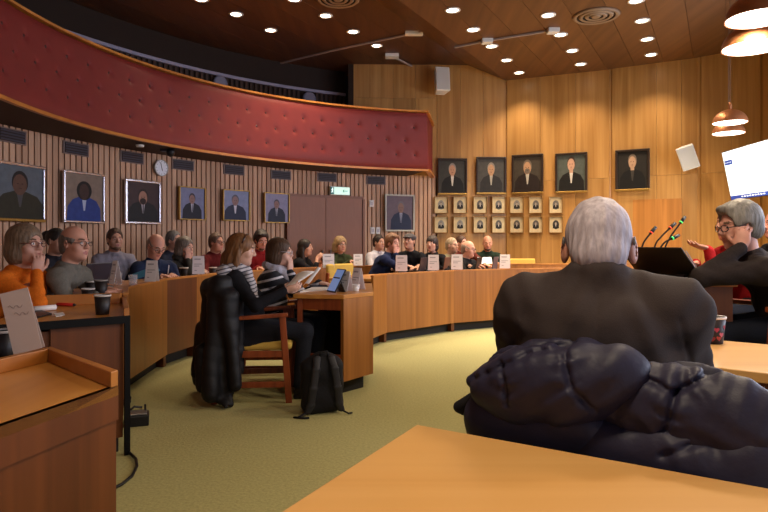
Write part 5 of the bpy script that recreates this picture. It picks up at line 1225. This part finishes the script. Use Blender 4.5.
for u, v, z, tw, lab, w_, h_ in ((152, 281.5, .86, -25, 'white name card on the bench lip in front of the man writing', .10, .19), (115.5, 284, .86, -50, 'narrow white name card in front of the man in grey sweater', .06, .20),
        (198.5, 274, .86, -10, 'white name card beside the grey-haired woman in scarf', .12, .2), (209.5, 262, .83, 10, 'white name card in front of the man in dark red', .12, .13),
        (328.5, 268, .86, 5, 'white name card in front of the dark-haired woman with cup', .15, .19), (358, 265.5, .86, 5, 'white name card in front of the woman in green', .13, .17),
        (401.5, 273.5, .83, -8, 'white name card on the far bench before the man in navy', .145, .21), (433.5, 272.5, .83, -8, 'white name card on the far bench before the woman in black cardigan', .14, .21),
        (457, 271.5, .83, -8, 'white name card on the far bench before the bald man in glasses', .15, .21), (505, 270.5, .83, -8, 'white name card at the end of the far bench, nearest the man in foreground', .14, .2),
        (357.5, 281, .80, -55, 'name card seen edge-on at the tip of the middle desk', .12, .19), (345, 283, .80, -45, 'clear name stand beside the tablet on the middle desk', .12, .17)):
    p = Pz(u, v, z) if z != .80 else P(u, v, 5.35 if u > 350 else 5.15)
    if z == .80: p.z = .80
    if z == .83 and u > 380: p = P(u, v, {401.5: 7.95, 433.5: 8.2, 457: 8.42, 505: 8.8}[u]); p.z = .831
    if z == .86: p.z = .861
    card(lab, p, facing(p) + R(tw), w_, h_)
# grey leaning card on the near desk
p = P(28, 353, 2.25); p.z = .815
t = thing('grey_card', 'grey upright card with faint handwriting leaning on the near desk lip', 'name card', p, R(12))
q = Matrix.Rotation(R(-6), 3, 'X') @ Matrix.Rotation(R(-14), 3, 'Y'); q2 = Matrix.Rotation(R(3), 3, 'X') @ Matrix.Rotation(R(-14), 3, 'Y')
o1 = q @ Vector((0, 0, .115)); o2 = q @ Vector((0, 0, .23)) - q2 @ Vector((0, 0, .115))
fl = MB().box(o1, (.048, .0015, .115), q).build('card_sheet', M_GREYCARD, t); MB().box(o2, (.048, .0015, .115), q2).build('rear_sheet', M_GREYCARD, t)
for z0, x0 in ((.06, -.03), (.03, -.015)):
    mb = MB(); mb.tube([o1 + q @ Vector((x0 + .006 * k, -.003, z0 + .006 * math.sin(k * 1.7) - .001 * k)) for k in range(9)], .0009, 5); mb.build('handwriting', mat('pencil_grey', '8a7a76', .8), fl)
# pens, tablet, papers on the end desk
def rod(nm, lab, a_, b_, r, c, cat='pen', tip=None):
    t = thing(nm, lab, cat, a_); d = Vector(b_) - Vector(a_)
    mb = MB(); mb.smooth = True; mb.tube([(0, 0, 0), d * .93], r, 10).build('barrel', mat('pen_' + c, c, .4), t)
    mb = MB(); mb.smooth = True; mb.tube([d * .93, d], [r, r * .3], 10).build('tip', mat('pen_tip', '3a3436', .4), t); return t
z = .78
rod('paper_roll', 'rolled white paper lying on the aisle-end desk', Pz(34, 309, .81), Pz(57, 307, .81), .017, 'e6dedc', 'paper')
rod('marker_pen', 'red marker pen beside the rolled white paper', Pz(46, 303.5, .802), Pz(76, 305, .802), .011, 'c02a24')
rod('marker_pen', 'green highlighter lying behind the two paper cups', Pz(62, 302.3, .80), Pz(80, 301.5, .80), .010, '7c9a4a')
rod('ballpoint_pen', 'dark ballpoint pen under the elbow of the woman in orange', Pz(46, 293, .836), Pz(74, 291, .836), .008, '1c1a20')
o = MB().prism([tuple((Pz(u, v, .79)).xy) for u, v in ((8, 317), (40, 311), (52, 315), (26, 321))], .791, .801).build('tablet', M_DARKPL, bevel=.003); tag(o, 'black tablet lying on the aisle-end desk beside the grey card', 'tablet')
o = MB().prism([tuple((Pz(u, v, .79)).xy) for u, v in ((54, 314), (63, 312.5), (65, 315.5), (56, 317))], .791, .793).build('note_paper', M_PAPER); tag(o, 'small white note on the aisle-end desk next to tablet', 'paper')
# device on the bench in front of the man in blue: bright tablet, notebook
o = MB().box((0, 0, 0), (.13, .004, .035), Euler((R(35), R(-20), 0)).to_matrix()).build('blue_folder', mat('folder_blue', '3f7f9c', .5), loc=P(146, 272.5, 6.15)); tag(o, 'bright blue folder held on the bench before the man writing', 'folder')
def laptop(label, hinge, rz, w_=.33, d_=.22, open_=105, c='1a191c', scr='20222a'):
    t = thing('laptop', label, 'laptop', hinge, rz); mc = mat('laptop_' + c, c, .4)
    kb = MB().box((0, d_ / 2, .008), (w_ / 2, d_ / 2, .008)).build('keyboard_base', mc, t, .003)
    a_ = R(open_ - 90); rot = Matrix.Rotation(a_, 3, 'X'); cc = rot @ Vector((0, -.004, d_ / 2)) + Vector((0, 0, .016))
    ld = MB().box(cc, (w_ / 2, .005, d_ / 2), rot).build('lid', mc, t, .003)
    MB().box(rot @ Vector((0, .0018, d_ / 2)) + Vector((0, 0, .016)), (w_ / 2 - .012, .0012, d_ / 2 - .014), rot).build('display', mat('display_' + scr, scr, .2), ld)
    mb = MB()
    for i in range(4):
        for j in range(11): mb.box((-w_ * .4 + j * w_ * .08, d_ * .35 + i * .024, .0175), (w_ * .034, .009, .0015))
    mb.build('keys', mat('key_black', '0e0e10', .5), kb); return t
# local +y of a laptop points to its user
hg = P(680, 277, 3.62); hg.z = 1.02
laptop('black laptop opened in front of the grey-haired man at the podium', (1.60, 3.46, 1.021), R(-53), .36, .25, 143)
def user_rz(b): return math.atan2(-body_info[b.name]['fw'].y, -body_info[b.name]['fw'].x) - math.pi / 2
p = P(93, 284, 5.2); p.z = .831; laptop('dark laptop between the man in grey sweater and the young bearded man', p, R(-16 - 270), .30, .2, 110, '3a3640')
for s_, lab, u, v, Y, c in (('black t-shirt', 'dark laptop in front of the man in flat cap', 422, 270.5, 8.75, '3a3032'), ('beige', 'brown-backed laptop in front of the person in beige', 446, 270.5, 9.0, '6c4a3a'), ('glasses in black shirt', 'black tablet propped up before the bald man in glasses', 477.5, 269.5, 8.95, '17161b'), ('dark green', 'small dark laptop beside the last name card of far bench', 494, 270, 9.2, '4a4650')):
    p = P(u, v, Y); p.z = .791; laptop(lab, p, R(135 - 90 + 20), .26, .18, 100, c)
# open white papers before the bald bearded man
o = MB().box((0, 0, 0), (.12, .002, .085), Euler((R(-25), 0, R(10))).to_matrix()).build('paper_sheet', M_PAPER, loc=P(485, 262, 9.95)); tag(o, 'white sheet held up by the bald bearded man', 'paper')
# tablet on the middle desk, with stand
p = P(331, 290, 5.05); p.z = .801; t = thing('tablet_computer', 'tablet with pale blue screen propped on the middle desk', 'tablet', p, R(-62))
rot = Matrix.Rotation(R(-28), 3, 'X')
MB().box(rot @ Vector((0, 0, .105)), (.085, .005, .105), rot).build('tablet_body', M_DARKPL, t, .003)
MB().box(rot @ Vector((0, -.0058, .105)), (.076, .0006, .096), rot).build('tablet_screen', mat('tablet_blue', '6d86b8', .3, emit=.55), t)
MB().bar((0, .10, .0), (0, .05, .12), .06, .003).build('tablet_stand', M_DARKPL, t)
# papers in the woman's hands
def sheet(label, pts, nm='paper_sheet'):
    pts = [Vector(p) for p in pts]; c = sum(pts, Vector()) / 4; n_ = (pts[1] - pts[0]).cross(pts[3] - pts[0]).normalized()
    mb = MB(); g = 6; vs = []
    for i in range(g + 1):
        for j in range(g + 1):
            a_, b_ = i / g, j / g; p = pts[0] * (1 - a_) * (1 - b_) + pts[1] * a_ * (1 - b_) + pts[2] * a_ * b_ + pts[3] * (1 - a_) * b_ + n_ * (.018 * math.sin(math.pi * a_)); vs.append(p - c)
    mb.smooth = True; mb.add(vs, [(i * (g + 1) + j, (i + 1) * (g + 1) + j, (i + 1) * (g + 1) + j + 1, i * (g + 1) + j + 1) for i in range(g) for j in range(g)])
    o = mb.build(nm, M_PAPER, loc=c); so = o.modifiers.new('thickness', 'SOLIDIFY'); so.thickness = .0008; return tag(o, label, 'paper')
sheet('large white paper sheet held open by the woman with ginger hair', [P(279, 294, 4.75), P(296, 284, 4.72), P(315, 271.5, 4.95), P(297, 274, 5.05)])
sheet('second white sheet rising behind the held paper', [P(303, 286, 5.1), P(309, 284, 5.08), P(321, 268, 5.15), P(317, 269, 5.2)])
o = MB().prism([tuple(Pz(u, v, .80).xy) for u, v in ((300, 292.5), (330, 290), (337, 286.5), (312, 288))], .8005, .808).build('document_stack', M_PAPER); tag(o, 'low stack of white documents lying on the middle desk', 'papers')
p = Pz(322, 287, .80); o = MB().box((0, 0, .012), (.11, .08, .011), Euler((0, 0, R(20))).to_matrix()).build('dark_binder', mat('binder_navy', '1c2238', .5), loc=(p.x, p.y, .801), bevel=.003); tag(o, 'dark navy binder on the middle desk behind documents', 'binder')
# pens in hand
b = by_label('bent over writing'); A_ = body_info[b.name]; W = A_['A'][1][1]; q = A_['root'] + A_['rt'] * float(W[0] - .02) + A_['fw'] * float(W[1] + .1); 
rod('ballpoint_pen', 'white ballpoint pen in the hand of the man writing', q + Vector((.02, -.02, .88 + .09)), q + Vector((0, 0, .865)), .005, 'd8d4d8')
# cup held by the dark-haired woman
b = by_label('holding a cup'); A_ = body_info[b.name]; W = (A_['A'][1][1] + A_['A'][-1][1]) / 2; q = A_['root'] + A_['rt'] * float(W[0]) + A_['fw'] * float(W[1] + .075) + Vector((0, 0, float(W[2]) - .03))
cup('dark mug held up by the dark-haired woman', q, .036, .085, '2a2426', '3a3436', grp=None)
# microphones on the podium desk
def mic(label, path, led, Y):
    b0 = P(*path[0], Y); b0.z = 1.021; t = thing('gooseneck_microphone', label, 'microphone', b0, 0, 'podium microphones')
    MB().lathe([(.045, 0), (.045, .02), (.02, .03), (.012, .04)], 16).build('base', M_DARKPL, t)
    k = [Vector((0, 0, .03))] + [P(*q, Y) - b0 for q in path[1:]]; pts = []
    for i in range(len(k) - 1):          # smooth the bend
        a, b = k[max(i - 1, 0)], k[i]; c, d = k[i + 1], k[min(i + 2, len(k) - 1)]
        for h in [x / 6 for x in range(6)]: pts.append(.5 * (2 * b + (c - a) * h + (2 * a - 5 * b + 4 * c - d) * h * h + (3 * b - 3 * c + d - a) * h ** 3))
    pts.append(k[-1])
    mb = MB(); mb.smooth = True; mb.tube(pts, .006, 8).build('gooseneck', M_CHROME, t)
    d = (pts[-1] - pts[-2]).normalized()
    mb = MB(); mb.smooth = True; mh = mb.tube([pts[-1], pts[-1] + d * .02, pts[-1] + d * .06], [.008, .0125, .010], 10).build('microphone_head', M_DARKPL, t)
    mb = MB(); mb.smooth = True; mb.tube([pts[-1] + d * .008, pts[-1] + d * .016], .0128, 12).build('light_ring', mat('led_' + led, led, .4, emit=1.5), mh)
mic('gooseneck microphone with a red ring, nearest the white-haired man', [(640, 266), (641, 252), (644, 242), (650, 234)], 'b03020', 3.95)
mic('gooseneck microphone with a red ring leaning furthest across the podium', [(653, 266), (655, 246), (661, 237), (669, 229)], 'b83a20', 4.1)
mic('gooseneck microphone with a green ring standing tallest', [(661, 265), (665, 248), (671, 236), (680, 223.5)], '38b050', 4.2)
mic('gooseneck microphone with a green ring bending low over the laptop', [(659, 267), (659, 252), (664, 243), (671, 239)], '30b058', 4.0)
# tablet and papers near the red sleeve
o = MB().box((0, 0, 0), (.09, .004, .06), Euler((R(-30), R(10), R(60))).to_matrix()).build('tablet', mat('tablet_pale', '8a8ca8', .3), loc=P(692, 261, 3.95)); tag(o, 'pale tablet held upright before the person in red', 'tablet')
p = Vector((1.72, 3.42, 1.022)); o = MB().box((0, 0, .008), (.10, .05, .008), Euler((0, 0, R(15))).to_matrix()).build('black_notebook', M_DARKPL, loc=p, bevel=.003); 
tag(o, 'black notebook on the podium corner under the grey-haired man', 'notebook')
# floor box and cable by the left bench
p = Pz(137, 424, 0); t = thing('floor_power_box', 'black power box with silver lid on carpet by the left bench', 'power box', p, R(20))
MB().box((0, 0, .035), (.075, .07, .035)).build('box_base', M_DARKPL, t, .006); MB().box((0, 0, .076), (.062, .055, .006)).build('lid', M_STEEL, t, .004)
MB().bar((.05, .03, .07), (.05, .03, .12), .006, .006).build('plug', M_DARKPL, t); mb = MB(); mb.smooth = True; mb.tube([(-.05, .05, .08), (-.02, .07, .10), (.03, .07, .09)], .008, 6).build('cable_stub', M_DARKPL, t)
mb = MB(); mb.smooth = True; pts = [Pz(129, 452, .012), Pz(136, 459, .012), Pz(137, 466, .012), Pz(132, 476, .012), Pz(122, 484, .012), Pz(112, 489, .012), Pz(95, 494, .012)]
o = mb.tube(pts, .008, 8).build('floor_cable', M_DARKPL); tag(o, 'black cable looping over the carpet from under the near desk', 'cable')
